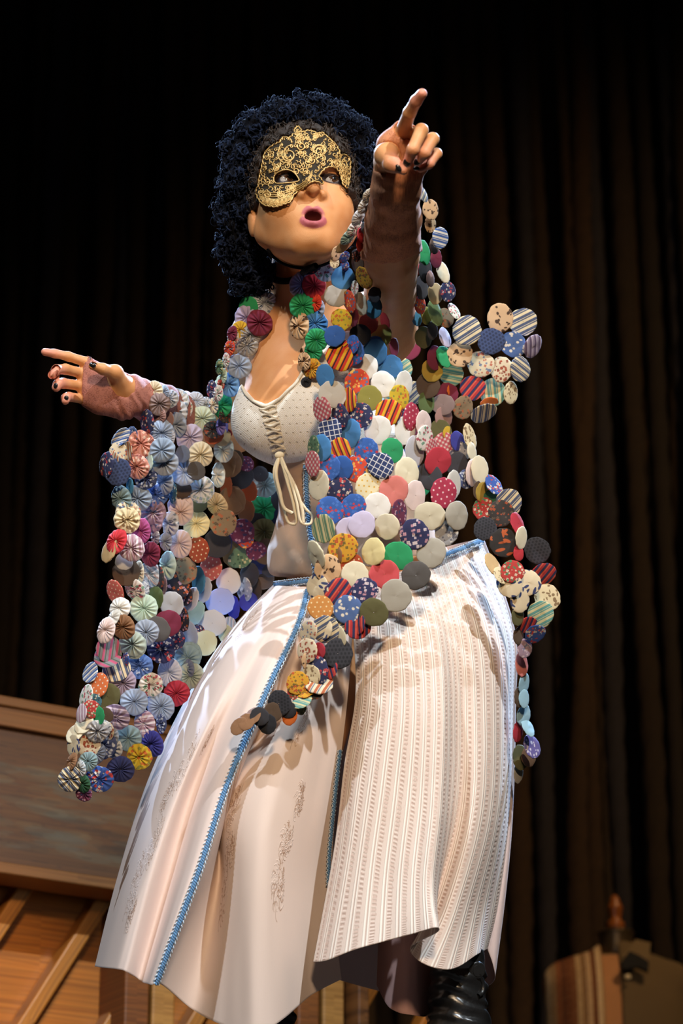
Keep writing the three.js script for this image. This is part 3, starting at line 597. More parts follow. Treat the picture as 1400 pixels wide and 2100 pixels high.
function fabric(name) {
  if (fabricCache[name]) return fabricCache[name];
  const spec = FABRICS[name]; if (!spec) throw new Error('no fabric ' + name);
  const [kind, a, b, d] = spec.split(' '), opt = { roughness: 0.82, bumpMap: clothBump, bumpScale: 0.0005 };
  const A = '#' + a, B = '#' + b, D = '#' + d;
  if (kind === 'solid') opt.color = new THREE.Color(A);
  else opt.map = canvas(96, 96, (c, w, h) => {
    c.fillStyle = A; c.fillRect(0, 0, w, h);
    if (kind === 'stripe') for (let i = 0; i < 4; i++) { c.fillStyle = B; c.fillRect(i * 24 + 4, 0, 9, h); c.fillStyle = D; c.fillRect(i * 24 + 15, 0, 4, h); }
    if (kind === 'plaid') { c.fillStyle = B; for (let i = 0; i < 5; i++) { c.fillRect(i * 19 + 5, 0, 3, h); c.fillRect(0, i * 19 + 8, w, 3); } }
    if (kind === 'check') { c.globalAlpha = 0.6; c.fillStyle = B; for (let i = 0; i < 6; i++) { c.fillRect(i * 16, 0, 8, h); c.fillRect(0, i * 16, w, 8); } }
    if (kind === 'dots') for (let j = 0; j < 5; j++) for (let i = 0; i < 5; i++) { c.fillStyle = B; c.beginPath(); c.arc(i * 19 + (j % 2) * 9 + 6, j * 19 + 9, 3.1, 0, 7); c.fill(); }
    if (kind === 'floral') for (let i = 0; i < 46; i++) { const x = rnd() * w, y = rnd() * h, s = 2 + rnd() * 3.4; c.fillStyle = i % 2 ? B : D; for (let k = 0; k < 4; k++) { c.beginPath(); c.arc(x + Math.cos(k * 1.57) * s * 0.7, y + Math.sin(k * 1.57) * s * 0.7, s * 0.55, 0, 7); c.fill(); } }
    if (kind === 'spots') for (let i = 0; i < 26; i++) { c.fillStyle = B; c.beginPath(); c.ellipse(rnd() * w, rnd() * h, 3 + rnd() * 5, 2 + rnd() * 4, rnd() * 3, 0, 7); c.fill(); }
    if (kind === 'leaf') for (let i = 0; i < 13; i++) { c.fillStyle = B; c.beginPath(); c.ellipse(rnd() * w, rnd() * h, 11 + rnd() * 7, 3.5 + rnd() * 2.5, rnd() * 3.1, 0, 7); c.fill(); }
    if (kind === 'quilt') { c.fillStyle = B; for (let j = 0; j < 8; j++) for (let i = 0; i < 8; i++) { c.beginPath(); c.arc(i * 12 + (j % 2) * 6, j * 12, 4, 0, 7); c.fill(); } }
  });
  return (fabricCache[name] = std(opt));
}
// one gathered round: puckered pleats on one face, a smooth slightly lumpy back
const ROUNDS = [];
for (let v = 0; v < 7; v++) {
  const n = 11 + (v % 4) * 2, seg = 60, pos = [], uv = [], index = [], ph = v * 1.7, corner = 7 + (v % 3);
  const rings = [[0.03, -0.05, 0, 1], [0.12, 0.14, 0.09, 1], [0.32, 0.2, 0.11, 1], [0.6, 0.19, 0.085, 1], [0.84, 0.13, 0.05, 1], [0.97, 0.05, 0.012, 0.8], [1, -0.01, 0, 0], [0.93, -0.07, 0, 0], [0.7, -0.12, 0, 0], [0.35, -0.14, 0, 0], [0.02, -0.13, 0, 0]];
  for (const [r, h, amp, g] of rings) for (let i = 0; i <= seg; i++) {
    const t = (i / seg) * Math.PI * 2, wob = 1 + 0.014 * Math.cos(corner * t + ph) + 0.012 * Math.cos((corner + 4) * t + 2 * ph) + 0.03 * Math.sin(2 * t + ph * 2) + 0.02 * Math.sin(3 * t - ph);
    const jit = n * t + 0.9 * Math.sin(3 * t + ph), R = r * (r > 0.5 ? wob : 1) * (1 + (g ? 0.012 * Math.cos(jit) : 0));
    const dent = g ? 0 : 0.012 * Math.cos(corner * t + ph) * (r > 0.85 ? 1 : 0) + 0.05 * nz(R * Math.cos(t) * 1.6 + v * 3.3, R * Math.sin(t) * 1.6, v * 1.7);
    pos.push(R * Math.cos(t), R * Math.sin(t), h * (1 + 0.25 * Math.sin(t + ph)) + amp * Math.cos(jit) + dent);
    uv.push(0.5 + 0.5 * R * Math.cos(t), 0.5 + 0.5 * R * Math.sin(t));
  }
  for (let j = 0; j < rings.length - 1; j++) for (let i = 0; i < seg; i++) { const a = j * (seg + 1) + i, b = a + seg + 1; index.push(a, b, b + 1, a, b + 1, a + 1); }
  const g = new THREE.BufferGeometry();
  g.setAttribute('position', new THREE.Float32BufferAttribute(pos, 3)); g.setAttribute('uv', new THREE.Float32BufferAttribute(uv, 2)); g.setIndex(index); g.computeVertexNormals();
  ROUNDS.push(g);
}
// how far forward the cloth hangs: a smooth surface through known places [px, py, z]
function hang(list) {
  return (x, y) => { let s = 0, w = 0; for (const [a, b, z] of list) { const k = 1 / (((x - a) ** 2 + (y - b) ** 2) / 1600 + 0.15) ** 1.6; s += k * z; w += k; } return s / w; };
}
const LEFT_HANG = hang([[325, 800, 0.23], [300, 840, 0.24], [390, 815, 0.13], [440, 830, 0.12], [250, 960, 0.26], [330, 930, 0.25], [400, 960, 0.21], [250, 1100, 0.27], [360, 1080, 0.20], [420, 1080, 0.12], [480, 980, 0.04], [540, 1050, -0.02], [580, 980, 0.02], [470, 1150, 0.02], [550, 1190, -0.01], [230, 1300, 0.30], [330, 1280, 0.23], [420, 1220, 0.05], [490, 1230, 0.00], [180, 1480, 0.36], [280, 1420, 0.27], [370, 1360, 0.14], [140, 1600, 0.40], [250, 1590, 0.34], [310, 1520, 0.27], [400, 1300, 0.11]]);
const COLLAR_HANG = hang([[545, 610, 0.23], [520, 660, 0.245], [500, 720, 0.25], [475, 790, 0.235], [455, 850, 0.2], [440, 900, 0.15], [640, 560, 0.33], [620, 600, 0.3], [625, 640, 0.31], [640, 700, 0.325], [630, 770, 0.33]]);
const FRONT_HANG = hang([[690, 560, 0.38], [680, 620, 0.38], [690, 700, 0.385], [740, 600, 0.39], [780, 680, 0.32], [800, 720, 0.33], [660, 800, 0.41], [680, 850, 0.42], [780, 850, 0.41], [860, 850, 0.36], [650, 960, 0.455], [770, 980, 0.455], [900, 950, 0.36], [650, 1080, 0.48], [700, 1120, 0.49], [800, 1120, 0.49], [920, 1060, 0.43], [650, 1180, 0.5], [670, 1250, 0.51], [780, 1230, 0.515], [860, 1180, 0.49], [660, 1350, 0.52], [600, 1430, 0.525], [490, 1490, 0.53], [960, 1000, 0.34], [700, 1330, 0.52]]);
const EDGE_HANG = hang([[690, 540, 0.4], [720, 480, 0.46], [750, 420, 0.56], [765, 395, 0.6], [735, 530, 0.44], [740, 480, 0.47]]);
const BACK_HANG = hang([[868, 395, 0.58], [885, 440, 0.5], [905, 490, 0.4], [900, 560, 0.3], [920, 620, 0.24], [870, 600, 0.26], [880, 680, 0.2], [930, 680, 0.15], [900, 760, 0.16], [950, 780, 0.1], [1060, 660, 0.06], [1080, 720, 0.05], [1000, 800, 0.07], [1050, 830, 0.06], [930, 860, 0.14], [940, 930, 0.14], [970, 980, 0.22], [1010, 1010, 0.3], [1040, 1080, 0.37], [1100, 1150, 0.36], [1040, 1180, 0.42], [1070, 1230, 0.41], [1130, 1210, 0.36], [1090, 1300, 0.38], [1070, 1400, 0.34], [1080, 1500, 0.32], [1085, 1560, 0.25], [1065, 1590, 0.24]]);
const CAPE = [
  { at: [190, 760, 4.667], r: 118, face: 'G', hang: LEFT_HANG, list: `
    590 190 cream r92 q.8; 640 320 rosegray r100; 640 430 rosebrown r80 q.7; 800 300 palefloral; 780 390 graywhite; 715 470 rosebrown F r80 q.7; 520 490 navyfloral F r110 q.55; 660 600 steel; 800 520 steelgray q.8; 730 270 graywhite r85; 690 200 steel r60 q.6; 900 370 whitefloral r85 q.55; 980 290 icewhite r80; 1050 460 palelime; 930 640 lilac; 1030 805 cream; 880 980 paleblue; 1030 1135 palefloral r125; 840 1300 palepink; 265 640 bluestripe F r105 q.6 a40; 375 620 bluewhite F r80 q.6; 250 790 creamprint F r90; 335 770 ruststripe F r90 q.4; 130 900 navyfloral F r115 q.5; 240 970 bluequilt F r125; 465 700 salmonfloral; 430 920 salmonfloral q.85; 665 760 grayblue; 690 880 steelgray; 510 1030 navygray r100; 600 1190 bluewhite; 430 1225 grayblue r122; 275 1225 tealgray q.75; 355 1110 tealblue F r75 q.4; 340 1370 creamprint; 580 1360 mauveprint; 540 870 mint F r85 q.3; 690 1060 steelgray q.6; 765 1170 tealprint F r100 q.3; 1190 1280 tan q.7 a-35; 1205 1000 cream q.42; 1255 760 cream q.75; 1160 620 rust F r85; 1235 640 tan F r80; 1245 335 green r105 q.7; 1320 140 skyblue r110 q.65; 1245 540 purple F r85 q.5; 1290 600 crimson F r40; 1300 890 brown F; 1360 1010 darkbrown F r125; 1330 1250 brown F r125; 1225 150 mint r110 q.3; 1140 180 navyfloral r80 q.5; 1160 300 whitefloral r85 q.5; 860 800 slate F r80 q.8; 990 960 darkgray F r80; 860 1140 darkbrown F r80; 1010 1280 darkolive F r80; 600 720 icewhite r60; 1080 330 graywhite r70; 860 440 graywhite r70 q.5; 740 640 palegray r70 q.6; 200 840 ruststripe F r70 q.6` },
  { at: [190, 1040, 4.667], r: 118, face: 'G', hang: LEFT_HANG, list: `
    330 125 leafcream r122; 580 120 mauveprint q.75; 230 330 red q.7 a25; 160 410 tan F q.45 a25; 465 230 magenta q.75; 370 390 pinkwhite r125; 555 450 maroon q.7; 840 50 palepink; 990 160 palebutter r126; 840 350 palepink r128 q.82; 1010 405 rustdots F r120 q.8; 1250 150 brownprint F r125; 745 160 graywhite q.55; 720 560 mint r130 q.5; 320 625 darkbrown F r125; 215 810 coraldots F r110 q.65 a-25; 405 790 whitefloral r110 q.75 a-30; 260 970 white r110 q.82 a30; 130 1180 palepink q.6 a25; 550 640 silverstripe r130 q.55; 620 680 darkprint F r120 q.45; 870 610 brownprint F r120; 800 750 blackfloral F; 880 840 blackfloral F r100 q.7; 490 970 mint r125; 600 870 moss F r110 q.6; 755 930 icewhite F r120 q.85; 940 890 palegray F r125 q.45 a20; 1010 700 tealblue F r130 q.35; 1065 790 palegray F r115 q.5 a12; 1130 580 coraldots F r125 q.75; 1300 710 offwhite F r115; 1220 905 periwinkle F r128; 1345 960 indigo F r105 q.5; 990 1015 aqua F r115 q.55 a15; 1145 1110 icewhite F r122; 1070 1300 palelime F r112; 920 1215 paleblue F r122 q.62 a-12; 860 1075 blackfloral F r110 q.5; 1310 1130 silverstripe F r80 q.7; 300 1150 brown r115 q.85; 510 1200 steelgray; 620 1170 darkgray F; 780 1260 navyfloral F r100; 380 1310 graygreen; 150 1360 multistripe F; 660 1360 navyfloral r125; 920 1410 tealgray; 720 1110 maroon F; 1190 350 charcoal F r125; 1370 450 darkolive F r125; 600 420 reddots F r70 q.6; 700 330 steelgray r80 q.7; 600 290 grayfloral r80 q.4; 480 800 graywhite r90 q.6; 200 1060 offwhite r80 q.6 a30; 450 620 cream r100 q.3; 300 520 offwhite F r80; 670 740 mauveprint F r90 q.4; 1010 1190 navyfloral F r60; 1270 1210 palelime F r80 q.8` },
  { at: [110, 1300, 4.667], r: 118, face: 'G', hang: LEFT_HANG, list: `
    520 205 multistripe F r125 q.8 a70; 600 345 creamslate F r122 q.8 a85; 770 120 graygreen r115; 820 310 bluewhite; 1110 370 icewhite r130 q.85; 660 470 mauve; 930 490 whitefloral r108; 1280 230 tealgray; 1310 400 graygreen; 425 490 orangedots F r122 q.75 a20; 350 370 bluestripe F r95 q.6 a30; 515 600 darkolive F; 770 650 steel r122; 1025 695 steel r124; 1175 570 crimson; 590 800 mauvestripe r125; 870 860 pinkwhite r120 q.8; 310 600 whitefloral F r110 q.45 a15; 380 650 tealprint F r75; 365 720 redgreen F r80; 430 790 green F r85 q.6; 290 860 cream F r100 q.75 a50; 420 930 grayfloral r105; 715 1000 tealgray r122; 205 950 cream F r95 q.6 a50; 190 1070 navyleaf F r105 q.5 a10; 330 1060 rustfloral F; 480 1070 navygray; 570 1090 graywhite r100 q.8; 820 1175 yellowprint; 945 1050 indigo q.8; 400 1140 slate r100; 330 1220 tealgray r85; 640 1295 navy r122; 440 1390 redblue r122; 160 1390 creamslate r118; 285 1430 darkgreen r85 q.7; 290 1530 maroonprint r72; 170 1225 brown r90 q.35 a30; 520 930 rustfloral F r85 q.6; 265 760 pinkwhite F r85 q.5 a15; 1030 860 navygray r85 q.5; 1290 330 slate r85 q.6; 500 780 darkbrown F r70; 560 980 steelgray r80 q.7; 260 1290 graywhite r75 q.6; 690 240 redblue F r60 q.5; 480 900 graywhite r70` },
  { at: [400, 900, 5.833], r: 142, face: 'F', hang: LEFT_HANG, list: `
    545 450 charcoal; 460 725 brown; 650 620 rust q.7 r120; 835 550 tealgray G; 825 830 green G r150; 825 1110 darkolive G r150; 340 1005 brownprint; 610 870 brown q.6; 560 1110 maroonprint; 290 1240 navy; 520 1400 greenprint; 600 1200 redfloral r100; 400 320 brown q.5; 370 570 rust q.4; 1050 1200 darkgreen q.6; 850 1350 darkbrown; 760 1510 navy r110; 650 1630 charcoal q.7; 800 1650 darkbrown; 890 1500 charcoal; 590 1800 grayfloral q.5 r150; 710 1800 darkbrown q.5; 990 700 charcoal q.5; 730 1340 maroonprint r110; 730 1000 black r110; 960 960 navy q.5 r120; 930 1420 darkolive r100; 470 250 darkbrown r110; 640 1950 indigo r110; 780 420 charcoal r90; 610 300 maroonprint r90` },
  { at: [420, 160, 2.593], r: 66, face: 'G', hang: COLLAR_HANG, list: `
    640 1025 whitefloral r54; 520 1100 lavender; 580 1105 red r60; 520 1212 green r68; 588 1195 orangered r44 q.6; 605 1230 steel r50 q.5; 585 1305 blue r64; 502 1318 leopard q.7; 592 1395 green r60; 565 1010 navyfloral F r52 q.5 a70; 315 1195 graywhite r62; 232 1218 green F r50; 222 1275 lavender r62; 290 1302 maroon r68; 190 1340 yellow r44; 150 1375 whitefloral r44 q.6; 240 1370 grayfloral r56` },
  { at: [60, 560, 2.8], r: 62, face: 'G', hang: COLLAR_HANG, list: `
    1250 415 grayfloral; 1165 345 maroon r40 q.6; 1150 430 redfloral r44 q.6; 1205 535 steel r66; 1152 640 skyblue r64 q.75; 1110 760 green r66 q.75; 1115 590 mint r40 q.35; 1092 540 greenprint r42 q.4; 1085 690 whitefloral r46 q.5; 1060 760 creamprint r44 q.5; 1100 880 purple r48 q.5; 1130 820 darkprint r40; 1055 900 darkprint r50; 1130 500 whitefloral r40 q.4; 1100 640 redgreen r36 q.5` },
  { at: [440, 700, 2.692], r: 60, face: 'G', hang: COLLAR_HANG, list: `545 55 green r56 q.8; 540 150 orangeprint r54 q.75; 495 110 leopard r50 q.6; 505 225 black r28` },
  { at: [680, 380, 5], r: 105, face: 'F', hang: FRONT_HANG, list: `
    115 950 blue r112; 50 1130 silver r118; 180 1190 redfloral r110 q.4 a-15; 100 1375 yellowprint r105; 30 1545 deepblue r100; 80 1660 flagstripe r85; 215 1630 bluefloral r95 q.55; 265 800 darkbrown r90 q.55 a-15; 330 950 orangeprint r110 q.5 a-30; 440 1120 black r80 q.7; 430 1255 tealblue r105 q.75; 375 1420 orangered r95; 545 1400 coral r90 q.35 a-15; 510 1545 olive r110 q.85; 295 1215 cream r115 q.42 a-15; 225 1350 maroon r100 q.35; 290 1535 charcoal r105; 440 1660 blue r100; 235 1050 whitefloral r70 q.4; 130 830 redblue r60 q.7; 640 1660 maroon r90 q.4` },
  { at: [440, 700, 2.692], r: 68, face: 'F', hang: FRONT_HANG, list: `
    690 88 flagstripe r72 a20; 770 60 bluefloral q.7; 610 195 blue r66 q.65; 885 58 blue r64; 970 140 blue r62; 830 140 white r68; 930 238 white r68; 1045 235 white q.6; 785 222 redfloral r64; 650 293 offwhite r74; 855 315 olive r66; 1020 308 yellowprint r64 q.8; 738 325 flagstripe q.5; 592 375 redcheck q.6; 960 392 flagstripe r70; 1088 420 reddots q.5 r76; 805 410 navyfloral r66; 690 412 navyfloral q.6; 637 492 navyplaid r66; 746 508 blue r74 q.7; 900 490 white r72; 1050 492 white q.65 r76; 1152 455 palepink q.5; 1158 535 whitefloral q.6; 585 592 blue q.7 r72; 692 606 flagstripe q.75 r72; 836 602 bluefloral r66; 980 602 green r66 q.85; 1104 605 palegray q.6 r78; 540 675 redcheck q.5; 628 698 bluefloral r70 q.85; 780 706 redfloral r66; 916 686 navyplaid r66; 1060 722 ivory r76 q.8; 1232 662 crimson r78 q.85; 1182 746 charcoal r70; 576 795 cream q.55 r78; 692 826 navyfloral r68; 846 802 yellowdots r68; 988 826 salmon r82 q.9; 1105 852 palepink q.65 r78; 1262 838 reddots r80 q.8; 1318 790 offwhite q.45 r74; 635 935 bluefloral r72; 766 912 bluefloral r66; 895 908 white r70; 600 1035 greenstripe q.7 r76; 812 1012 lilac r70; 952 1022 cream r70 q.85; 1020 945 maroonprint q.5; 1102 1066 navypink r78; 1186 964 beige r78; 1280 1058 grayfloral r64; 1336 962 greige q.7 r78; 708 1142 orangeprint r78; 876 1162 palebutter q.75 r72; 1012 1184 green r76; 1196 1168 greige r78; 625 1255 leopard r74; 755 1240 rustdots r66; 775 1290 cream r70; 937 1286 coral r74; 1110 1292 darkgray r78; 568 1355 navyleaf r66 q.8; 682 1382 redstripe r70; 828 1376 navypink r70; 1000 1404 greige r82; 584 1472 circles r66; 735 1480 denim r76; 878 1496 darkolive r74; 592 1582 navyleaf r66 q.8; 790 1576 redstripe r66; 690 1560 creamslate r70; 700 700 deepblue r60; 1200 600 redcheck q.5 r60; 740 1040 lilac r66; 545 585 greenprint q.4 r60; 560 1180 ivory q.4 r80 a-20; 660 1180 brown r60 q.6` },
  { at: [460, 1180, 3.333], r: 80, face: 'F', hang: FRONT_HANG, list: `
    575 385 creamprint r76 q.7; 690 370 creamslate r90; 565 515 rustfloral r85 q.7; 775 535 charquilt r98; 645 520 crimson r60 q.6; 625 645 navyfloral r92 q.85; 645 735 ruststripe r95 q.55 a85; 560 780 orangeprint r70 q.6 a60; 375 875 charquilt r88 q.85; 530 855 tealstripe r66 q.6 a60; 445 960 orange r62 q.8; 292 1015 black r68 q.85; 190 965 brown r70 q.5 a50; 100 1030 brown r62 q.75 a40; 480 800 redgreen r50; 770 420 ivory r75 q.7; 905 330 redstripe r70 q.7; 500 735 orangeprint r72; 590 690 leafcream r75 q.8; 435 915 charcoal r60 q.8; 335 935 darkbrown r60; 705 640 redstripe r72 q.8; 150 1000 brown r64 q.7 a50; 240 965 charcoal r62; 600 590 leopard r72; 620 800 darkprint r60 q.7 a60; 520 900 greenprint r52 q.7` },
  { at: [680, 380, 5], r: 80, face: 'G', hang: EDGE_HANG, list: `
    375 110 grayleaf r85 q.42 a30; 325 215 white r85 q.42 a30; 270 330 icewhite r90 q.4 a35; 235 440 whitefloral r100 q.42 a35; 165 530 aqua r95 q.4 a42; 115 625 tan F r85 q.4 a45; 50 700 leopard F r75 q.6 a20; 30 790 leafcream F r60 q.7; 300 510 red F r70 q.4; 285 610 orangered F r65 q.4; 250 720 blackfloral F r65 q.6; 130 740 redblue F r60 q.6 a40; 330 440 charcoal F r60 q.3` },
  { at: [680, 380, 5], r: 95, face: 'F', hang: BACK_HANG, list: `
    930 90 creamslate r90 q.4 a-25; 1012 250 leopard r100 q.7; 1010 400 leopard r85 q.6; 1112 540 bluestripe r105 q.65 a15; 940 690 green r125 q.45 a-10; 1070 750 maroon r90 q.55; 1140 890 cream r110 q.45 a-20; 960 880 black r110 q.5; 920 1050 charcoal r110 q.55; 1190 1090 navyfloral r105 q.65; 1060 1110 tan r105 q.6; 905 1225 redfloral r95 q.5; 870 1370 tealblue r70 q.6; 1060 1310 moss r125 q.45 a-15; 1165 1360 brownprint r95 q.8; 1255 1290 whitefloral r85 q.5 a-30; 940 1560 darkolive r110 q.7; 1160 1560 lilac r105 q.4 a-15; 975 1340 olive r90 q.5; 890 860 red r50 q.5; 1050 620 darkbrown r80 q.5; 1010 960 rosebrown r80 q.4; 1030 1490 charcoal r90 q.5` },
  { at: [820, 560, 3.5], r: 78, face: 'F', hang: BACK_HANG, list: `
    480 412 creamslate r98 a50; 718 322 leopard r92; 882 350 creamslate r96 a-60; 655 490 bluequilt r88; 812 512 denim r88; 952 525 mauvestripe r85 q.6 a25; 428 582 leopard r86; 580 655 creamprint r88; 728 692 rustfloral r88 q.85; 862 690 creamslate r90 q.75; 520 825 redstripe r86 a70; 665 858 tealstripe r92; 640 930 orange r60 q.5 a80; 795 860 leafcream r75 q.6; 452 965 brownprint r80 q.8; 600 1005 creamslate r95 q.5 a65; 320 600 green r80 q.6 a-20; 250 610 maroon r80 q.6; 230 700 gold r75; 200 810 darkbrown r80; 372 730 tealstripe r80; 190 930 moss r75 q.7; 340 865 maroon r75; 370 840 orange r45 q.6; 310 945 rosegray r72; 312 1040 rosebrown r75 q.8; 290 1130 darkolive r75; 340 1145 yellow r45 q.6; 310 1225 redcheck r75; 412 1205 indigo r65 q.7; 430 1285 grayfloral r70; 500 1175 leafcream r85 q.4 a-15; 515 1280 cream r65 q.4 a-10; 572 1410 cream r90 q.6 a-10; 410 1370 charcoal r75; 520 1435 palepink r95 q.4; 470 1480 navygray r70 q.7; 600 1575 gold r70 q.7; 672 1520 redblue r75 q.6 a-35; 782 1645 creamslate r88 a40; 600 1690 redgreen r75; 725 1725 darkprint r92; 842 1800 crimson r80 q.45 a-25; 610 1835 charquilt r80; 740 1935 orangeblack r95; 870 1900 cream r80 q.4; 985 1990 charquilt r88; 850 2010 red r55 q.6; 560 1560 darkbrown r60 q.5; 660 1620 darkgreen r60` },
  { at: [840, 1000, 3.281], r: 72, face: 'F', hang: BACK_HANG, list: `
    900 582 redstripe r80 q.85 a75; 690 565 redgreen r75; 675 660 navyleaf r78; 800 640 navyleaf r78; 740 755 navyleaf r80 q.8; 925 738 leafcream r82; 880 852 tealstripe r82; 795 925 redstripe r62 q.75 a75; 842 985 redblue r72 q.75 a70; 772 1082 mauveprint r62 q.75; 752 1190 salmon r78 q.45 a-12; 768 1320 lightblue r74 q.36 a8; 768 1420 lightblue r60 q.5; 765 1530 lightblue r74 q.5 a5; 795 1615 lightblue r64 q.4 a-30; 822 1742 purplewhite r80 q.55 a-15; 745 1815 darkolive r80 q.6 a-10; 730 1920 greige r66 q.4; 800 1810 brown r70 q.6; 735 1410 darkbrown r70 q.35; 728 1640 crimson r75 q.35; 725 860 darkolive r70 q.5; 560 520 tan r80 q.4 a-30; 610 590 leafcream r60 q.5 a-30; 730 1000 darkbrown r60 q.5; 640 640 redblue r55` },
];
const cape = new THREE.Group(); cape.name = 'cape'; person.add(cape);
cape.userData.label = 'patchwork cape of gathered cloth rounds in many prints';
{
  const rounds = [];
  for (const S1 of CAPE) {
    const [ox, oy, k] = S1.at;
    for (const item of S1.list.split(';')) {
      const w = item.trim().split(/\s+/); if (w.length < 3) continue;
      const px = ox + Number(w[0]) / k, py = oy + Number(w[1]) / k; let r = S1.r, q = 0.97, a = 0, face = S1.face, tilted = false;
      for (const f of w.slice(3)) { if (f === 'F' || f === 'G') face = f; else if (f[0] === 'r') r = Number(f.slice(1)); else if (f[0] === 'q') { q = Number(f.slice(1)); tilted = true; } else if (f[0] === 'a') a = Number(f.slice(1)); }
      const z = S1.hang(px, py) + rr(-0.006, 0.006), rm = (r * 1.07) / k / S(z), ang = THREE.MathUtils.degToRad(a);
      // narrow across the direction 'a' (0 = seen edge-on sideways): tilt the facing about the long axis
      const long = V(0, 0, 0).addScaledVector(CX, Math.sin(ang)).addScaledVector(CY, Math.cos(ang));
      const tilt = tilted ? Math.acos(clamp(q, 0.25, 1)) * 0.9 * (px > 800 || S1.hang === EDGE_HANG ? 1 : -1) : rr(-0.16, 0.16);
      const n = CZ.clone().applyAxisAngle(long, tilt).applyAxisAngle(CX, rr(-0.1, 0.1));
      rounds.push({ p: W(px, py, z), n, rm, face, name: w[2], size: rm * Math.max(q, 0.45) });
    }
  }
  rounds.sort((a, b) => b.size - a.size);
  const rest = {};
  rounds.forEach((o, i) => {
    const quat = new THREE.Quaternion().setFromUnitVectors(V(0, 0, 1), o.face === 'G' ? o.n : o.n.clone().negate());
    const spin = new THREE.Quaternion().setFromAxisAngle(V(0, 0, 1), o.face === 'F' && /stripe|slate/.test(o.name) ? rr(-0.4, 0.4) + 0.9 : rr(0, 6.28));
    const g = ROUNDS[i % ROUNDS.length], m = fabric(o.name);
    const mesh = shade(new THREE.Mesh(g, m));
    mesh.position.copy(o.p).sub(FOOT); mesh.quaternion.copy(quat.multiply(spin)); mesh.scale.set(o.rm * rr(0.96, 1.05), o.rm * rr(0.96, 1.05), o.rm * (o.face === 'G' ? rr(0.8, 1.1) : rr(0.45, 0.75)));
    if (i < 300) { mesh.name = numbered('cloth_round'); cape.add(mesh); } else { mesh.updateMatrix(); (rest[o.name] ??= []).push(g.clone().applyMatrix4(mesh.matrix)); }
  });
  // the back of the cape, hanging from the shoulders behind the body
  {
    const tones = ['steel', 'creamslate', 'navyfloral', 'white', 'rustfloral', 'lavender', 'green', 'leopard', 'bluefloral', 'cream', 'maroon', 'tealstripe', 'denim', 'palepink'];
    for (let j = 0; j < 11; j++) for (let i = 0; i < 6; i++) {
      const x = 572 + i * 48 + (j % 2) * 20, y = 665 + j * 47, o = new THREE.Object3D();
      o.position.copy(W(x + j * 4, y, -0.015 + 0.01 * Math.sin(i * 2 + j) - 0.004 * j)).sub(FOOT);
      o.quaternion.setFromUnitVectors(V(0, 0, 1), CZ.clone().negate().applyAxisAngle(CY, rr(-0.3, 0.3))); o.scale.set(0.024, 0.024, 0.018); o.updateMatrix();
      (rest[tones[Math.floor(rnd() * tones.length)]] ??= []).push(ROUNDS[(i + j) % 7].clone().applyMatrix4(o.matrix));
    }
  }
  const mats = [], geos = [];
  for (const k in rest) { geos.push(mergeGeometries(rest[k])); mats.push(fabric(k)); }
  if (geos.length) {
    const m = shade(new THREE.Mesh(mergeGeometries(geos, true), mats)); m.name = 'cloth_rounds'; m.userData.kind = 'stuff'; m.userData.label = 'the smaller cloth rounds tucked between the large ones'; cape.add(m);
  }
  console.log('rounds', rounds.length, 'fabrics', Object.keys(fabricCache).length);
}
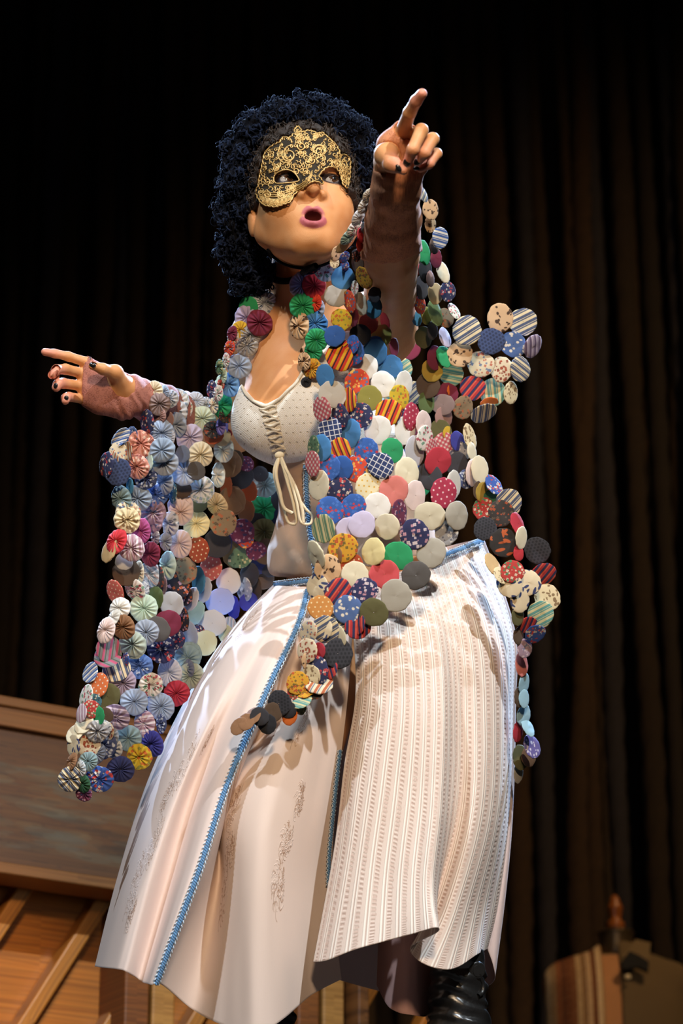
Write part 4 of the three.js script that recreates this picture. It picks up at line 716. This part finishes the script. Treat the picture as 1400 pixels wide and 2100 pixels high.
// ---------------------------------------------------------------- bonnet, hair, mask
{
  const ring = bones([512, 556, 0.240, 40], [486, 505, 0.260, 30], [484, 430, 0.285, 27], [489, 362, 0.295, 30], [502, 302, 0.295, 31], [536, 264, 0.295, 29], [580, 243, 0.290, 29], [622, 234, 0.285, 31], [666, 238, 0.280, 29], [706, 264, 0.275, 29], [736, 306, 0.265, 28], [749, 362, 0.255, 24], [744, 420, 0.250, 22], [730, 470, 0.250, 20]);
  const bonnetField = (p) => {
    const [a, b, c] = headLocal(p);
    let cap = ellDist(a, b - 50, c + 26, 106, 112, 128) / HS;
    cap = smax(cap, (c - 30 - b * 0.1) / HS, 0.01); cap = smax(cap, (-95 - b) / HS, 0.01);
    const d = smin(cap, unite(ring, p, 0.012), 0.012);
    return d + 0.021 * nz(p.x * 40, p.y * 42, p.z * 42) + 0.007 * nz(p.x * 95, p.y * 95, p.z * 95) - 0.001;
  };
  const wool = (hex, o = {}) => phys({ color: hex, roughness: 1, specularIntensity: 0.2, sheen: 1, sheenColor: new THREE.Color(0.16, 0.19, 0.26), sheenRoughness: 0.6, ...o });
  M.wool = wool(0x0d0f16); M.curl = wool(0x131a2b);
  const c0 = headPoint(0, 30, -30), h = V(0.17, 0.19, 0.17);
  const g = nets(bonnetField, c0.clone().sub(h), c0.clone().add(h), 0.0048);
  const bonnet = wear('bonnet', g, M.wool, person, 'dark navy crocheted bonnet with a thick curly ruffle');
  const P = g.attributes.position, N = g.attributes.normal;
  const loop = (R, r, arc) => new THREE.TorusGeometry(R, r, 5, 10, arc);
  const scatter = (name, count, R, r, mat, parent, keep, lift) => {
    const list = []; let guard = 0;
    while (list.length < count && guard++ < count * 60) { const i = Math.floor(rnd() * P.count), v = V(P.getX(i), P.getY(i), P.getZ(i)); const w = v.clone().add(FOOT); if (keep(w)) list.push([v, V(N.getX(i), N.getY(i), N.getZ(i))]); }
    const m = new THREE.InstancedMesh(loop(R, r, 4.4), mat, list.length), o = new THREE.Object3D(), col = new THREE.Color();
    list.forEach(([v, n], i) => { o.position.copy(v).addScaledVector(n, lift * rr(0.2, 1)); o.rotation.set(rr(0, 6.3), rr(0, 6.3), rr(0, 6.3)); o.scale.setScalar(rr(0.6, 1.25)); o.updateMatrix(); m.setMatrixAt(i, o.matrix); m.setColorAt(i, col.setScalar(rr(0.6, 1.5))); });
    m.name = name; m.userData.kind = 'stuff'; shade(m); parent.add(m); return m;
  };
  scatter('wool_loops', 3000, 0.0056, 0.0017, M.curl, bonnet, (w) => unite(ring, w, 0.01) < 0.02, 0.004);
  const fuzz = scatter('wool_fuzz', 1500, 0.007, 0.00028, M.curl, bonnet, (w) => unite(ring, w, 0.01) < 0.02, 0.009);

  const poly = (s) => s.split(' ').map((t) => { const [x, y] = t.split(',').map(Number); return [480 + x / 5, 240 + y / 5]; });
  const outline = poly('640,98 676,110 690,150 760,138 812,146 852,164 905,160 940,190 1000,240 1050,292 1078,350 1092,392 1130,384 1168,404 1190,450 1188,540 1186,620 1172,700 1160,722 1120,690 1100,630 1075,560 1030,515 960,512 905,555 872,606 906,652 904,690 860,664 800,664 740,700 700,735 668,756 610,800 580,862 500,896 430,920 370,914 300,896 250,845 222,765 248,700 256,620 272,560 292,460 312,372 352,322 405,284 470,250 500,205 560,212 600,180');
  const hole = poly('404,640 420,590 470,556 540,540 600,560 648,610 664,652 610,668 540,676 480,680 425,676');
  const polyDist = (P2, x, y) => {
    let best = 1e9, inside = false;
    for (let i = 0, j = P2.length - 1; i < P2.length; j = i++) {
      const [x1, y1] = P2[j], [x2, y2] = P2[i], dx = x2 - x1, dy = y2 - y1, t = clamp(((x - x1) * dx + (y - y1) * dy) / (dx * dx + dy * dy), 0, 1);
      best = Math.min(best, Math.hypot(x - x1 - dx * t, y - y1 - dy * t));
      if ((y1 > y) !== (y2 > y) && x < x1 + ((y - y1) / dy) * dx) inside = !inside;
    }
    return inside ? -best : best;
  };
  // hair showing between the bonnet and the mask
  M.hair = phys({ color: 0x21160f, roughness: 0.7, sheen: 0.5, sheenColor: new THREE.Color(0.3, 0.2, 0.14) });
  const hairField = (p) => {
    const [a, b, c] = headLocal(p);
    let d = headCore(a, b, c) - 9 - 7 * nz(a / 14, b / 14, c / 14);
    const line = 66 - 0.012 * a * a + (Math.abs(a) > 62 ? -(Math.abs(a) - 62) * 4.2 : 0);
    d = Math.max(d, line - b, c - 118, -20 - c, -22 - b);
    const [px, py] = sight(p);
    if (c > 15) d = Math.max(d, 3.5 - polyDist(outline, px, py) + 2 * nz(px / 6, py / 6, 2));
    return d / HS;
  };
  const hg = nets(hairField, c0.clone().sub(h), c0.clone().add(h), 0.0034);
  const hair = wear('hair', hg, M.hair, person, 'short dark brown curls at the hairline');
  {
    const A = hg.attributes.position, B = hg.attributes.normal, n = 1500, m = new THREE.InstancedMesh(loop(0.005, 0.0009, 4.8), M.hair, n), o = new THREE.Object3D();
    for (let i = 0; i < n; i++) { const k = Math.floor(rnd() * A.count); o.position.set(A.getX(k) + B.getX(k) * 0.003, A.getY(k) + B.getY(k) * 0.003, A.getZ(k) + B.getZ(k) * 0.003); o.rotation.set(rr(0, 6), rr(0, 6), rr(0, 6)); o.scale.setScalar(rr(0.6, 1.3)); o.updateMatrix(); m.setMatrixAt(i, o.matrix); }
    m.name = 'hair_curls'; m.userData.kind = 'stuff'; shade(m); hair.add(m);
  }
  // ties under the chin
  M.tie = wool(0x14141a);
  const skinAt = (x, y, off) => onField(bodyField, x, y, off, 0.42, 0.0);
  wear('bonnet_tie', tube([[548, 512], [566, 532], [592, 545], [624, 550], [658, 545], [690, 528], [712, 500]].map(([x, y]) => skinAt(x, y, 0.003)), 0.0026, 50, 6), M.tie, bonnet);
  wear('bonnet_tie', tube([[556, 570], [574, 576], [596, 575], [614, 566], [630, 552], [648, 545]].map(([x, y]) => skinAt(x, y, 0.007)), 0.0062, 40, 8), M.tie, bonnet);

  // gilded lace mask: a thin dark shell with raised gold scrollwork
  const OFF = 7;
  const maskField = (p) => {
    const [a, b, c] = headLocal(p);
    if (c < 10) return 1;
    const core = Math.abs(headCore(a, b, c) - OFF) - 1.7;
    if (core > 9) return core / HS;
    const [px, py] = sight(p);
    const scal = 1.3 * Math.sin(px * 0.9 + py * 0.5) * Math.sin(py * 0.8 - px * 0.3);
    return Math.max(core, polyDist(outline, px, py) + scal, -(polyDist(hole, px, py) - 0.3)) / HS;
  };
  M.bronze = phys({ color: 0x2a2216, roughness: 0.85, metalness: 0.3 });
  M.gold = phys({ color: 0xc4a062, roughness: 0.42, metalness: 0.35 });
  const m0 = headPoint(0, 10, 80), mh = V(0.1, 0.1, 0.085);
  const mask = wear('mask', nets(maskField, m0.clone().sub(mh), m0.clone().add(mh), 0.0017), M.bronze, person, 'gilded lace half mask with scrollwork');
  const coreWorld = (p) => { const [a, b, c] = headLocal(p); return headCore(a, b, c) / HS; };
  const onMask = (x, y) => onField(coreWorld, x, y, (OFF + 2.2) / HS, 0.55, 0.15);
  const ok = (x, y, m) => polyDist(outline, x, y) < -m && polyDist(hole, x, y) > m;
  const scrolls = [];
  const stroke = (pts, r) => { const q = pts.filter(([x, y]) => ok(x, y, 0.4)); if (q.length > 3) scrolls.push(tube(q.map(([x, y]) => onMask(x, y)), r / HS, q.length * 2, 5)); };
  const spiral = (x, y, R, turns, dir, a0, r) => { const pts = [], n = Math.round(turns * 9); for (let i = 0; i <= n; i++) { const t = i / n, k = R * (0.22 + 0.78 * t), a = a0 + dir * turns * 6.28 * t; pts.push([x + Math.cos(a) * k, y + Math.sin(a) * k]); } stroke(pts, r); };
  for (const [x, y, R, n, d, a] of [[592, 318, 15, 1.6, 1, 0], [598, 318, 22, 0.7, 1, 0.4], [592, 320, 27, 0.6, 1, 0.2], [655, 310, 13, 1.7, -1, 1], [657, 312, 19, 0.8, -1, 2], [618, 300, 9, 1.4, 1, 1], [690, 335, 10, 1.6, 1, 0], [704, 340, 8, 1.3, -1, 1], [640, 330, 8, 1.5, 1, 2], [565, 345, 8, 1.5, -1, 1], [548, 372, 7, 1.4, 1, 0], [556, 318, 7, 1.5, 1, 2], [548, 400, 8, 1.4, -1, 0], [576, 402, 7, 1.4, 1, 1], [600, 386, 6, 1.3, -1, 2], [536, 395, 6, 1.3, 1, 2], [625, 350, 7, 1.4, 1, 0], [680, 300, 7, 1.5, -1, 0], [612, 280, 6, 1.4, 1, 0], [645, 280, 6, 1.4, -1, 0]]) spiral(x, y, R, n, d, a, 1.5);
  for (let i = 0; i < 600; i++) { const x = rr(522, 720), y = rr(258, 428); if (ok(x, y, 2.5)) spiral(x, y, rr(2.6, 6.5), rr(0.5, 1.3), rnd() > 0.5 ? 1 : -1, rr(0, 6), rr(0.8, 1.25)); }
  const smooth = (P2, n) => { const c = new THREE.CatmullRomCurve3(P2.map(([x, y]) => V(x, y, 0)), true), o = []; for (let i = 0; i <= n; i++) { const p = c.getPointAt(i / n); o.push([p.x, p.y]); } return o; };
  const inset = (pts, cx, cy, k) => pts.map(([x, y]) => [cx + (x - cx) * k, cy + (y - cy) * k]);
  const rimPts = smooth(outline, 220).map(([x, y], i) => [x + 0.9 * Math.sin(i * 1.9), y + 0.9 * Math.cos(i * 2.3)]);
  scrolls.push(tube(rimPts.map(([x, y]) => onMask(x, y)), 1.5 / HS, 440, 5));
  scrolls.push(tube(smooth(hole, 60).map(([x, y]) => onMask(x, y)), 1.3 / HS, 120, 5));
  // feathery ribs along the lower edge and the long sweep over the nose
  for (let i = 0; i < 26; i++) { const t = i / 25, x = lerp(532, 596, t), y = lerp(400, 396, t) + 10 * Math.sin(t * 3.1); const pts = []; for (let k = 0; k <= 6; k++) pts.push([x - k * 0.6 + 3 * Math.sin(k * 0.5), y + k * 3.4]); stroke(pts, 1.15); }
  for (const off of [0, 4, 8]) stroke([[540, 392], [560, 396], [585, 392], [605, 384], [622, 374], [634, 362], [640, 350]].map(([x, y]) => [x, y + off]), 1.3);
  for (const off of [0, 3.5, 7, 10.5]) stroke([[690, 325], [702, 335], [710, 350], [714, 366], [713, 380]].map(([x, y]) => [x - off, y + off * 0.3]), 1.2);
  wear('scrollwork', mergeGeometries(scrolls), M.gold, mask, 'raised gold scrollwork');
}
// ---------------------------------------------------------------- the stage and what stands on it
const woodTex = (base, dark, w, h, n, rx, ry, seedN = 5) => canvas(w, h, (c) => {
  const was = seed; seed = seedN; c.fillStyle = base; c.fillRect(0, 0, w, h);
  for (let i = 0; i < n; i++) { c.strokeStyle = rnd() > 0.45 ? dark : 'rgba(255,210,150,0.10)'; c.globalAlpha = 0.08 + rnd() * 0.3; c.lineWidth = 0.6 + rnd() * 2.4; const y = rnd() * h; c.beginPath(); c.moveTo(0, y); c.bezierCurveTo(w * 0.3, y + rr(-9, 9), w * 0.7, y + rr(-9, 9), w, y + rr(-5, 5)); c.stroke(); }
  c.globalAlpha = 1; seed = was;
}, true, rx, ry);
M.stage = std({ map: woodTex('#2a1d14', '#120b07', 512, 512, 260, 1, 1), roughness: 0.6 });
M.black = std({ color: 0x0b0a0a, roughness: 0.95 });
{
  const f = new THREE.BoxGeometry(9, 0.25, 7.75); uvBy(f, (v) => [v.x / 1.2, v.z / 1.2]); f.translate(0, -0.125, -8.37); structure('floor', f, M.stage);
  const w = new THREE.BoxGeometry(9, 8, 0.2); w.translate(0, 4, -12.1); structure('wall_back', w, M.black);
}
// rope curtain
{
  const strandRope = (len, rad, pitch, sway, ph) => {
    const rows = Math.round(len / 0.045), seg = 15, pos = [], index = [], uv = [];
    for (let j = 0; j <= rows; j++) {
      const y = (j / rows) * len, cx = sway * Math.sin(y * 0.9 + ph) + 0.006 * Math.sin(y * 5 + ph * 2), cz = sway * 0.6 * Math.cos(y * 0.7 + ph), fat = 1 + 0.12 * Math.sin(y * 2.3 + ph) + 0.1 * nz(y * 1.5, ph, 1);
      for (let i = 0; i <= seg; i++) {
        const t = (i / seg) * 6.2832, tw = (y / pitch) * 6.2832, r = rad * fat * (0.8 + 0.26 * Math.abs(Math.cos(1.5 * (t + tw))));
        pos.push(cx + r * Math.cos(t), y, cz + r * Math.sin(t)); uv.push(i / seg + y / pitch, y * 3);
      }
    }
    for (let j = 0; j < rows; j++) for (let i = 0; i < seg; i++) { const a = j * (seg + 1) + i, b = a + seg + 1; index.push(a, b, b + 1, a, b + 1, a + 1); }
    const g = new THREE.BufferGeometry(); g.setAttribute('position', new THREE.Float32BufferAttribute(pos, 3)); g.setAttribute('uv', new THREE.Float32BufferAttribute(uv, 2)); g.setIndex(index); g.computeVertexNormals(); return g;
  };
  const geos = [0, 1, 2, 3, 4, 5, 6].map((i) => strandRope(6.7, 0.034 + 0.004 * (i % 3), 0.34 + 0.04 * i, 0.02 + 0.008 * (i % 4), i * 1.9));
  const fibre = canvas(128, 256, (c, w, h) => { c.fillStyle = '#888'; c.fillRect(0, 0, w, h); for (let i = 0; i < 1500; i++) { c.strokeStyle = rnd() > 0.5 ? '#eee' : '#222'; c.globalAlpha = 0.25; c.lineWidth = 1; const x = rnd() * w, y = rnd() * h; c.beginPath(); c.moveTo(x, y); c.lineTo(x + 8, y + 12); c.stroke(); } c.globalAlpha = 1; });
  const mats = ['#5a4226', '#48341f', '#66482a', '#3d3026', '#4a4650', '#54402c'].map((k) => std({ color: k, map: fibre, bumpMap: fibre, bumpScale: 0.004, roughness: 0.95 }));  // browns, plus a bluish grey that paints blue light into some ropes
  const z0 = -10.35;
  const curtain = thing('rope_curtain', 'tall dark curtain of thick twisted hanging ropes across the back of the stage', 'curtain', V(0, 0, z0));
  const pole = new THREE.CylinderGeometry(0.04, 0.04, 6.4, 16); pole.rotateZ(Math.PI / 2); pole.translate(0, 6.75, -0.15); part('batten', pole, M.black, curtain);
  for (let row = 0; row < 3; row++) for (let i = 0; i < 74 - row * 8; i++) {
    const n = 74 - row * 8, x = -3.1 + (6.2 * (i + 0.5 + rr(-0.28, 0.28))) / n;
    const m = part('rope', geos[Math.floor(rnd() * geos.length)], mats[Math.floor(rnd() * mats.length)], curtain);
    m.position.set(x, 0.05 + rr(0, 0.06), -row * 0.14 + rr(-0.05, 0.05)); m.rotation.y = rr(0, 6.28); m.rotation.order = 'ZYX';
    m.rotation.z = (x > 0.75 && rnd() < 0.4 ? rr(-0.012, 0.03) : rr(-0.006, 0.006));
  }
}
// upright piano, its back turned to us
{
  const O = W(0, 1430, -1.4), A = THREE.MathUtils.degToRad(31), H = O.y - 0.02;
  const piano = thing('upright_piano', 'upright wooden piano turned round to show its painted back panel and diagonal ribs', 'piano', V(O.x, 0, O.z)); piano.rotation.y = A;
  const wood = (base, dark, s) => std({ map: woodTex(base, dark, 512, 256, 220, 1.2, 2.5, s), roughness: 0.42 });
  const rail = wood('#85562a', '#3e220c', 3), frame = wood('#7a4a22', '#3a1e0c', 4), board = wood('#b46a20', '#74400f', 8), rib = wood('#b8752c', '#5c3210', 9), postM = wood('#8a4e20', '#4a240c', 10), paleM = wood('#b8803e', '#6e4018', 11);
  const box = (name, x0, x1, y0, y1, z0, z1, m, bev = 0.004) => { const g = new RoundedBoxGeometry(x1 - x0, y1 - y0, z1 - z0, 2, bev); uvBy(g, (v) => [v.x, v.y]); const o = part(name, g, m, piano); o.position.set((x0 + x1) / 2, (y0 + y1) / 2, (z0 + z1) / 2); return o; };
  const L = -0.55, R = 0.98, D = -0.5;
  box('lid', L - 0.02, R + 0.02, H - 0.002, H + 0.022, D - 0.02, 0.012, rail);
  box('top_rail', L, R, H - 0.05, H - 0.003, -0.12, 0.006, rail);
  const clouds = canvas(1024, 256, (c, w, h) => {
    const was = seed; seed = 31; c.fillStyle = '#5a3818'; c.fillRect(0, 0, w, h);  // wood and cloud tones darkened: the shade on the panel is in the colour
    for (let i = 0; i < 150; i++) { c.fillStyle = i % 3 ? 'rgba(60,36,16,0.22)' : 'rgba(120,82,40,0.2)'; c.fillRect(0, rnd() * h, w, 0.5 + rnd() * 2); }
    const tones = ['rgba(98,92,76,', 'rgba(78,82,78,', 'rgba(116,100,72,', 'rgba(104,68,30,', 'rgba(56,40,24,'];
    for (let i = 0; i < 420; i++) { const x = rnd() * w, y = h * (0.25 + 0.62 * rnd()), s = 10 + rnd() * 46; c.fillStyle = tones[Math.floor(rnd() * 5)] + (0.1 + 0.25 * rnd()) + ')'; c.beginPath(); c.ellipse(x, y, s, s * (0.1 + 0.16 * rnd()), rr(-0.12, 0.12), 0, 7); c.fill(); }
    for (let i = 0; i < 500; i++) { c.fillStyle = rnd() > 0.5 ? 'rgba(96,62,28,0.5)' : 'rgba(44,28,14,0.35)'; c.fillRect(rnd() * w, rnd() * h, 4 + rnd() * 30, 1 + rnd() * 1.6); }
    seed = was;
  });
  { const g = new RoundedBoxGeometry(R - L, 0.322, 0.03, 2, 0.004); uvBy(g, (v) => [v.x / (R - L) + 0.5, v.y / 0.322 + 0.5]); const o = part('painted_panel', g, std({ map: clouds, roughness: 0.5 }), piano, 'weathered panel painted with pale clouds, its tones darkened to stand for shade'); o.position.set((L + R) / 2, H - 0.052 - 0.161, -0.022); }
  box('bottom_rail', L, R, H - 0.4, H - 0.374, -0.1, 0.004, rail);
  box('soundboard', L + 0.02, R - 0.02, 0.14, H - 0.36, -0.2, -0.185, board);
  // diagonal ribs
  for (let i = 0; i < 9; i++) {
    const x = -0.62 + i * 0.205, len = 1.5, g = new RoundedBoxGeometry(0.036, len, 0.06, 2, 0.006); uvBy(g, (v) => [v.y, v.x]);
    const yMid = 0.14 + (H - 0.6) / 2 + 0.02; const h = H - 0.5, l = h / Math.sin(1.03);
    g.scale(1, l / len, 1); const o = part('rib', g, rib, piano); o.position.set(x + 0.17, yMid + 0.05, -0.15); o.rotation.z = -(Math.PI / 2 - 1.03);
  }
  for (const [x, w, m] of [[-0.5, 0.1, postM], [0.405, 0.065, postM], [0.475, 0.06, paleM], [0.87, 0.06, postM], [0.94, 0.06, paleM]]) box('back_post', x - w / 2, x + w / 2, 0.1, H - 0.4, -0.185, -0.05, m, 0.006);
  box('base_board', L, R, 0.06, 0.18, -0.16, -0.01, frame);
  box('end_panel', L - 0.03, L, 0.06, H - 0.003, D, 0.0, frame); box('end_panel', R, R + 0.03, 0.06, H - 0.003, D, 0.0, frame);
  box('front_panel', L, R, 0.3, H - 0.003, D, D + 0.03, frame); box('key_bed', L, R, 0.6, 0.72, D - 0.28, D, frame);
  for (const x of [L + 0.12, R - 0.12]) for (const z of [-0.08, D + 0.05]) { const g = new THREE.CylinderGeometry(0.03, 0.03, 0.03, 20); g.rotateX(Math.PI / 2); const o = part('caster', g, M.black, piano); o.position.set(x, 0.03, z); }
}
// dress form in a half-and-half costume
{
  const B = W(1265, 1990, -4.0), k = S(-4.0);
  const form = thing('dress_form', 'dress form with a turned wooden finial wearing half striped knit and half olive jacket', 'dress form', V(B.x, 0, B.z));
  const m = (px) => px / k, yAt = (py) => W(1265, py, -4).y;
  const yS = yAt(1962), cx = 0;
  const lathe = (pts) => new THREE.LatheGeometry(pts.map(([r, y]) => new THREE.Vector2(m(r), y)), 40);
  const finialWood = std({ map: woodTex('#9c5a24', '#4a240a', 256, 256, 120, 1, 1, 12), roughness: 0.35 });
  part('finial', lathe([[0.1, yAt(1818)], [5, yAt(1820)], [9, yAt(1827)], [13, yAt(1840)], [16, yAt(1848)], [17, yAt(1851)], [15, yAt(1854)], [15, yAt(1858)], [13, yAt(1868)], [11, yAt(1877)], [17, yAt(1880)], [19, yAt(1886)], [18, yAt(1892)], [19, yAt(1902)], [0.1, yAt(1903)]].reverse()), finialWood, form, 'turned wooden finial');
  part('neck_cap', lathe([[37, yAt(1904)], [39, yAt(1906)], [39, yAt(1909)], [36, yAt(1912)], [35, yAt(1945)], [36, yAt(1975)], [0.1, yAt(1976)]].reverse().concat([[0.1, yAt(1903)]])), phys({ color: 0x5a4c38, roughness: 0.35, metalness: 0.55 }), form, 'dull metal neck cap');
  const torso = (p) => {
    const x = p.x, y = p.y - yS, z = p.z;
    let d = ellDist(x, y + 0.2, z, 0.205, 0.19, 0.13);
    d = smin(d, Math.min(capDist(p, V(-0.165, yS - 0.085, 0), V(0, yS - 0.05, 0), 0.05, 0.055), capDist(p, V(0.165, yS - 0.085, 0), V(0, yS - 0.05, 0), 0.05, 0.055)), 0.05);
    d = smin(d, ellDist(x, y + 0.42, z, 0.2, 0.24, 0.13), 0.08);
    d = smin(d, capDist(p, V(0, yS - 0.08, 0), V(0, yS - 0.01, 0), 0.07, 0.052), 0.03);
    return Math.max(d, -(y + 0.62));
  };
  const lo = V(-0.3, yS - 0.64, -0.2), hi = V(0.3, yS + 0.1, 0.22);
  part('torso', nets(torso, lo, hi, 0.011), std({ color: 0x8a7456, roughness: 0.9 }), form);
  const knitTex = canvas(256, 64, (c, w, h) => {
    const cols = ['#7a4a2a', '#b89a70', '#8a6844', '#c2a27a', '#6e3e20', '#d0b48c', '#a08058', '#844c28', '#5c3018', '#6a3a1c'];
    for (let i = 0; i < w; i++) { c.fillStyle = cols[Math.floor(i / (w / 20)) % 10]; c.fillRect(i, 0, 1, h); }
    for (let i = 0; i < 1500; i++) { c.fillStyle = `rgba(${rnd() > 0.5 ? '255,230,190' : '40,20,10'},0.15)`; c.fillRect(rnd() * w, rnd() * h, 2, 3); }
  }, true, 1, 4);
  const split = -m(34), front = m(-4);
  const shell = (name, off, x0, x1, y1, mat, label) => { const g = nets((p) => Math.max(torso(p) - off - 0.002 * nz(p.x * 20, p.y * 14, p.z * 20), x0 - p.x, p.x - x1, p.y - y1(p), yS - 0.6 - p.y), V(-0.33, yS - 0.63, -0.22), V(0.33, yS + 0.09, 0.24), 0.0085); uvBy(g, (v) => [v.x * 3.2, v.y * 3.2]); return part(name, g, mat, form, label); };
  shell('knitted_waistcoat', 0.026, -1, split, () => yS + 0.09, std({ map: knitTex, bumpMap: knitTex, bumpScale: 0.004, roughness: 0.95 }), 'brown and cream striped knit half');
  shell('shirt_front', 0.014, split - 0.01, front + 0.05, (p) => yS - 0.005 - 0 * p.x, std({ color: 0xc08a5c, roughness: 0.9, bumpMap: weave(20, 20), bumpScale: 0.0008 }), 'peach shirt strip');
  const jacket = shell('jacket', 0.024, front + 0.004, 1, (p) => yS + 0.09, std({ color: 0x6e5c40, roughness: 0.95, bumpMap: weave(26, 26), bumpScale: 0.001 }), 'olive brown jacket half');
  const flap = (pts, z, t, mat, name) => { const s = new THREE.Shape(); pts.forEach(([x, y], i) => (i ? s.lineTo(m(x - 1265), yAt(y)) : s.moveTo(m(x - 1265), yAt(y)))); const g = new THREE.ExtrudeGeometry(s, { depth: t, bevelEnabled: true, bevelSize: 0.003, bevelThickness: 0.003, bevelSegments: 2 }); const o = part(name, g, mat, form); o.position.z = z; return o; };
  const collar = flap([[1272, 1980], [1300, 1938], [1328, 1946], [1322, 1992], [1300, 1996]], 0.1, 0.014, std({ color: 0x7a6748, roughness: 0.95 }), 'collar'); collar.rotation.x = -0.25; collar.position.z = 0.1 + Math.sin(0.25) * yS - 0.02; collar.position.y = yS * (1 - Math.cos(0.25));
  flap([[1264, 2002], [1282, 1976], [1300, 1985], [1318, 1998], [1316, 2018], [1296, 2008], [1270, 2014]], 0.15, 0.016, std({ color: 0x0c0b0a, roughness: 0.8 }), 'bow_tie');
  const bt = new THREE.SphereGeometry(m(6), 16, 12); bt.scale(1.15, 0.9, 0.5); const bo = part('button', bt, std({ color: 0xd8c8a0, roughness: 0.4 }), jacket); bo.position.set(m(1276 - 1265), yAt(2031), 0.165);
  const st = [new THREE.CylinderGeometry(0.018, 0.018, yS - 0.55, 16)]; st[0].translate(0, (yS - 0.55) / 2 + 0.02, 0); part('stand_pole', st[0], finialWood, form);
  part('stand_base', new THREE.LatheGeometry([[0.001, 0.045], [0.03, 0.045], [0.06, 0.03], [0.19, 0.02], [0.2, 0.012], [0.2, 0.0], [0.001, 0.0]].map(([r, y]) => new THREE.Vector2(r, y)), 36), finialWood, form);
}
// stage lanterns
for (const L of LAMPS) {
  const at = V(...L.at), dir = V(...L.aim).sub(at).normalize(), o = thing('stage_spotlight', L.label, 'spotlight', at.clone().addScaledVector(dir, -0.06));
  o.quaternion.setFromUnitVectors(V(0, 0, 1), dir);
  const r = Math.max(L.lens, 0.08);
  const can = new THREE.LatheGeometry([[0.001, -0.42], [r * 0.7, -0.42], [r * 1.05, -0.34], [r * 1.1, -0.02], [r * 1.2, 0.0], [r * 1.2, 0.03], [r * 1.05, 0.03], [r * 1.02, -0.02], [r * 0.98, -0.3], [0.001, -0.32]].map(([a, b]) => new THREE.Vector2(a, b)), 32); can.rotateX(Math.PI / 2);
  part('can', can, M.black, o);
  const lens = new THREE.SphereGeometry(r, 28, 8, 0, 6.2832, 0, 0.45); lens.scale(1 / Math.sin(0.45), 0.6, 1 / Math.sin(0.45)); lens.rotateX(Math.PI / 2); lens.translate(0, 0, -0.06 - r * 0.6 * Math.cos(0.45) + 0.02);
  part('lens', lens, std({ color: 0x222222, emissive: new THREE.Color().setRGB(...L.color), emissiveIntensity: 2, roughness: 0.2 }), o);
  part('yoke', tube([V(-r * 1.3, 0, -0.2), V(-r * 1.35, r * 1.6, -0.2), V(0, r * 2, -0.2), V(r * 1.35, r * 1.6, -0.2), V(r * 1.3, 0, -0.2)], 0.012, 40, 6), M.black, o);
}
renderer.render(scene, camera);
